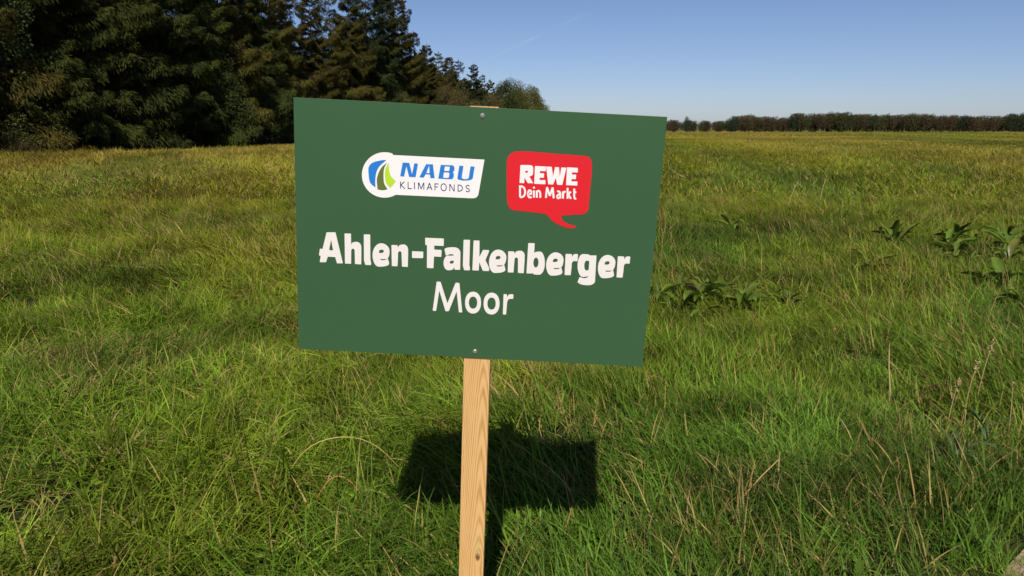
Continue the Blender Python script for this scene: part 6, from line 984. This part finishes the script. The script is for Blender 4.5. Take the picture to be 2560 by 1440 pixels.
    L.new(gi.outputs[0], ip.inputs['Points']); L.new(ci.outputs[0], ip.inputs['Instance'])
    L.new(na('pick', 'INT'), ip.inputs['Instance Index']); L.new(na('size', 'FLOAT_VECTOR'), ip.inputs['Scale'])
    er = N.new('FunctionNodeEulerToRotation'); L.new(na('turn', 'FLOAT_VECTOR'), er.inputs[0]); L.new(er.outputs[0], ip.inputs['Rotation'])
    L.new(ip.outputs[0], go.inputs[0])
    md = o.modifiers.new('scatter', 'NODES'); md.node_group = ng
    print('tufts', len(P))
build_grass()

# ------------------------------------------------------------------ weeds standing in the meadow
M_DOCK = leafy('dock_leaf', (0.185, 0.260, 0.026), (0.105, 0.165, 0.020), .35, .5, .2, 9, .2, .012)
M_DOCK_YEL = leafy('yellowing_leaf', (0.20, 0.19, 0.030), (0.12, 0.15, 0.025), .3, .4, .4, 14, .1)
M_STRAW = plain('straw_stem', (0.40, 0.30, 0.14), .7, .2)
M_SEED = plain('brown_seed_head', (0.075, 0.030, 0.018), .9, .1)
M_RUST = plain('rusty_seed_head', (0.17, 0.050, 0.022), .9, .1)
M_REED = leafy('reed_leaf', (0.095, 0.150, 0.052), (0.075, 0.120, 0.040), .25, .45, .35, 9, .1)

def leaf_mesh(L, W, droop, fold, seed, stalk=.2):
    g = np.random.default_rng(seed); n = 8; V = []; Q = []
    for k in range(n + 1):
        t = k / n
        w = W * (0.10 if t < stalk * .5 else (math.sin(math.pi * min(1, max(0, (t - stalk * .5) / (1 - stalk * .5))) ** .8) ** .75 + .03)) * .5
        th = droop * t * 1.4
        y = L * t * math.cos(th * .5); z = L * (t * .55 - droop * .6 * t * t)
        wv = math.sin(t * 17 + seed) * W * .05
        V += [(-w, y, z + fold * w + wv), (0, y, z), (w, y, z + fold * w - wv)]
    for k in range(n):
        for c in (0, 1):
            a = k * 3 + c; Q.append((a, a + 1, a + 4, a + 3))
    return arr_mesh('leaf', V, Q, None, True)
LEAVES = [leaf_mesh(.27, .066, .75, .8, 1), leaf_mesh(.24, .055, .35, .9, 2), leaf_mesh(.20, .058, 1.1, .7, 3), leaf_mesh(.30, .050, 1.3, .8, 4)]
REEDS = [leaf_mesh(.26, .016, .9, .5, 7, .02), leaf_mesh(.21, .018, 1.2, .5, 8, .02)]

def rosette(name, label, cat, x, y, n, s, meshes, mat, seed, group=None, alt=None):
    g = random.Random(seed)
    r = thing(name, label, cat, (x, y, gz(x, y) + (.07 if cat == 'weed' else .06)), g.uniform(0, 6.28), group)
    for k in range(n):
        o = obj('leaf', g.choice(meshes), mat, r)
        o.rotation_euler = (g.uniform(-.35, .75), g.uniform(-.25, .25), 6.283 * k / n + g.uniform(-.3, .3))
        o.location = (g.uniform(-.02, .02), g.uniform(-.02, .02), g.uniform(.02, .07))
        q = s * .95 * g.uniform(.45, 1.35); o.scale = (q, q, q)
        if alt and g.random() < .25:
            o.material_slots[0].link = 'OBJECT'; o.material_slots[0].material = alt; o['label'] = 'yellowing leaf'
    return r
for i, (x, y, n, s, lab) in enumerate([
    (1.62, 6.15, 8, 1.15, 'nearest broad-leaved dock plant right of the sign, leaves fanned out'),
    (1.98, 6.00, 7, 1.05, 'dock plant touching the right side of the nearest dock'),
    (1.30, 6.35, 5, .85, 'small dock plant close to the right edge of the sign'),
    (3.85, 7.75, 6, 1.05, 'lone flat dock plant in the short grass right of centre'),
    (4.95, 9.35, 8, 1.25, 'dock plant at the left end of the dark patch of docks'),
    (5.35, 8.75, 9, 1.35, 'large dock plant in the middle of the dark patch of docks'),
    (5.75, 8.35, 8, 1.20, 'front dock plant of the dark patch, with a pale leaf'),
    (6.20, 9.00, 10, 1.45, 'dense dark dock plant at the right end of the patch of docks'),
    (5.85, 9.55, 8, 1.3, 'rear dock plant of the dark patch of docks'),
    (4.62, 6.75, 8, 1.2, 'upright dock plant near the right edge of the photo, below the patch'),
    (4.35, 6.05, 6, 1.1, 'dock plant with yellowing leaves near the right edge of the photo'),
    (5.15, 9.9, 8, 1.2, 'dock plant in the rear left of the dark patch of docks'),
    (6.55, 9.6, 9, 1.3, 'rear right dock plant of the dark patch, almost at the photo edge'),
    (6.05, 8.45, 7, 1.1, 'low dock plant right of the front dock of the dark patch'),
    (5.55, 9.2, 8, 1.2, 'dock plant hemmed in at the heart of the dark patch'),
    (1.75, 6.55, 6, .9, 'half hidden dock plant behind the nearest dock'),
    (2.35, 6.05, 4, .8, 'small dock seedling at the right end of the nearest docks'),
    (3.2, 10.6, 6, 1.1, 'small dark dock plant far out in the meadow right of the sign')]):
    rosette('dock_plant', lab, 'weed', x, y, int(n * 1.7), s, LEAVES, M_DOCK, 50 + i, 'broad-leaved docks in the meadow', M_DOCK_YEL)
gd = random.Random(8)
for k in range(22):
    x, y = (gd.uniform(1.25, 2.5), gd.uniform(5.75, 6.6)) if k < 8 else ((gd.uniform(4.7, 6.9), gd.uniform(8.1, 10.0)) if k < 19 else (gd.uniform(4.1, 4.9), gd.uniform(6.0, 7.0)))
    rosette('dock_plant', 'small dock half sunk in the grass between the larger docks', 'weed', x, y, gd.randint(4, 6), gd.uniform(.55, .95), LEAVES, M_DOCK, 300 + k, 'small docks between the larger ones', M_DOCK_YEL)
rosette('reed_plant', 'blue green broad-bladed reed clump near the bottom right corner', 'plant', 1.98, 3.02, 7, 1.0, REEDS, M_REED, 91)
rosette('reed_plant', 'second reed clump above the one near the bottom right corner', 'plant', 2.28, 3.30, 6, 1.0, REEDS, M_REED, 92)

def stem_thing(name, label, cat, x, y, pts, r0, r1, mat, head=None, group=None):
    r = thing(name, label, cat, (x, y, gz(x, y)), 0, group)
    pts = np.array(pts, float)
    for _ in range(2):                                  # round off the bends
        a, c = pts[:-1], pts[1:]
        pts = np.concatenate([pts[:1], np.stack([a * .75 + c * .25, a * .25 + c * .75], 1).reshape(-1, 3), pts[-1:]])
    v, q = tube(pts, np.linspace(r0, r1, len(pts)), 6)
    obj('stem', arr_mesh('stem', v, q, None, True), mat, r)
    if head:
        a, b, rad, n, hm, seed = head
        g = np.random.default_rng(seed); a, b = np.array(a), np.array(b)
        t = g.random(n)
        P = a + (b - a) * t[:, None] + g.normal(0, rad, (n, 3)) * (1.1 - t)[:, None]
        D = unit((b - a)[None] * .6 + g.normal(0, .05, (n, 3)))
        N = unit(np.cross(D, g.normal(0, 1, (n, 3))))
        V, Q = cards(P, D, N, g.uniform(.008, .02, n), g.uniform(.004, .009, n))
        obj('seed_head', arr_mesh('seed_head', V, Q), hm, r)
    return r
s = stem_thing('dead_stalk', 'dead pale stalk with a dark brown drooping tip, standing alone right of the sign', 'plant', 2.16, 3.98,
     [(0.02, 0, 0), (0.012, 0, .12), (-.008, 0, .24), (-.018, 0, .34), (-.022, 0, .40)], .0055, .0035, M_STRAW,
     ((-.02, 0, .37), (-.06, 0, .47), .009, 60, M_SEED, 3))
lf = obj('leaf', leaf_mesh(.16, .020, 1.2, .3, 12, .02), M_REED, s); lf.location = (-.018, 0, .30); lf.rotation_euler = (-.5, 0, 1.2)
stem_thing('bent_grass_head', 'arched dark dry grass head right of the dead pale stalk', 'plant', 2.30, 3.95,
     [(0, 0, .02), (.03, 0, .10), (.08, 0, .15), (.13, 0, .165), (.17, 0, .15)], .003, .002, M_SEED, ((.06, 0, .14), (.18, 0, .15), .014, 70, M_SEED, 4))
stem_thing('rusty_dock_stalk', 'short rust-red dock seed stalk beside the right edge of the sign', 'plant', 2.20, 10.8,
     [(0, 0, 0), (.01, 0, .15), (.01, 0, .30)], .008, .005, M_RUST, ((0, 0, .08), (.01, 0, .36), .030, 160, M_RUST, 5))
for i, (x, y, h, dx, lab) in enumerate([
    (2.62, 3.9, .40, .05, 'tall dry grass stem leaning right at the right edge of the photo'),
    (2.46, 3.75, .34, .04, 'thin dry grass stem left of the tall leaning one'),
    (2.58, 3.55, .30, -.02, 'short straw stem rising from the dry tuft at the right edge'),
    (2.35, 3.70, .26, .03, 'pale broken straw stem by the dry tuft at the right'),
    (5.0, 13.3, .55, .16, 'long arched straw stem far out in the meadow at the right'),
    (5.7, 13.6, .60, .10, 'upright straw stem right of the long arched one')]):
    stem_thing('dry_grass_stem', lab, 'plant', x, y, [(0, 0, 0), (dx * .2, 0, h * .35), (dx * .5, 0, h * .7), (dx, 0, h)], .0026 if y < 6 else .006, .0015 if y < 6 else .004, M_STRAW,
               ((dx * .75, 0, h * .85), (dx * 1.1, 0, h * 1.08), .006 if y < 6 else .02, 40, M_STRAW, 20 + i), 'dry grass stems')
# fallen stalks arching over the grass left of the post
for i, (x, y, pts, lab) in enumerate([
    (-.98, 2.95, [(0, 0, .08), (.10, -.02, .22), (.24, 0, .26), (.38, .02, .22), (.50, .05, .06)], 'yellow grass blade arched over in a bow left of the post'),
    (-.82, 2.80, [(0, 0, .06), (.07, 0, .17), (.14, 0, .16), (.20, .02, .05)], 'small orange arched stalk below the yellow bow left of the post'),
    (-1.20, 3.25, [(0, 0, .05), (.06, .01, .16), (.11, .02, .25)], 'pale straight straw leaning right in the grass left of the sign'),
    (.95, 2.75, [(0, 0, .05), (.06, .0, .13), (.13, .0, .21)], 'pair of pale straws leaning right at the lower right of the post')]):
    stem_thing('bent_straw', lab, 'plant', x, y, pts, .0032, .0018, plain('bent_straw_%d' % i, [(.34, .30, .07), (.42, .20, .07), (.44, .29, .13), (.44, .30, .12)][i], .6, .2))

for lst, used in ((SPR, SPR_USED), (LEAF, LEAF_USED), (BUSH, BUSH_USED), (FAR, FAR_USED)):   # models never set out
    for r_, u_ in zip(lst, used):
        if not u_:
            for c in list(r_.children): bpy.data.objects.remove(c)
            bpy.data.objects.remove(r_)
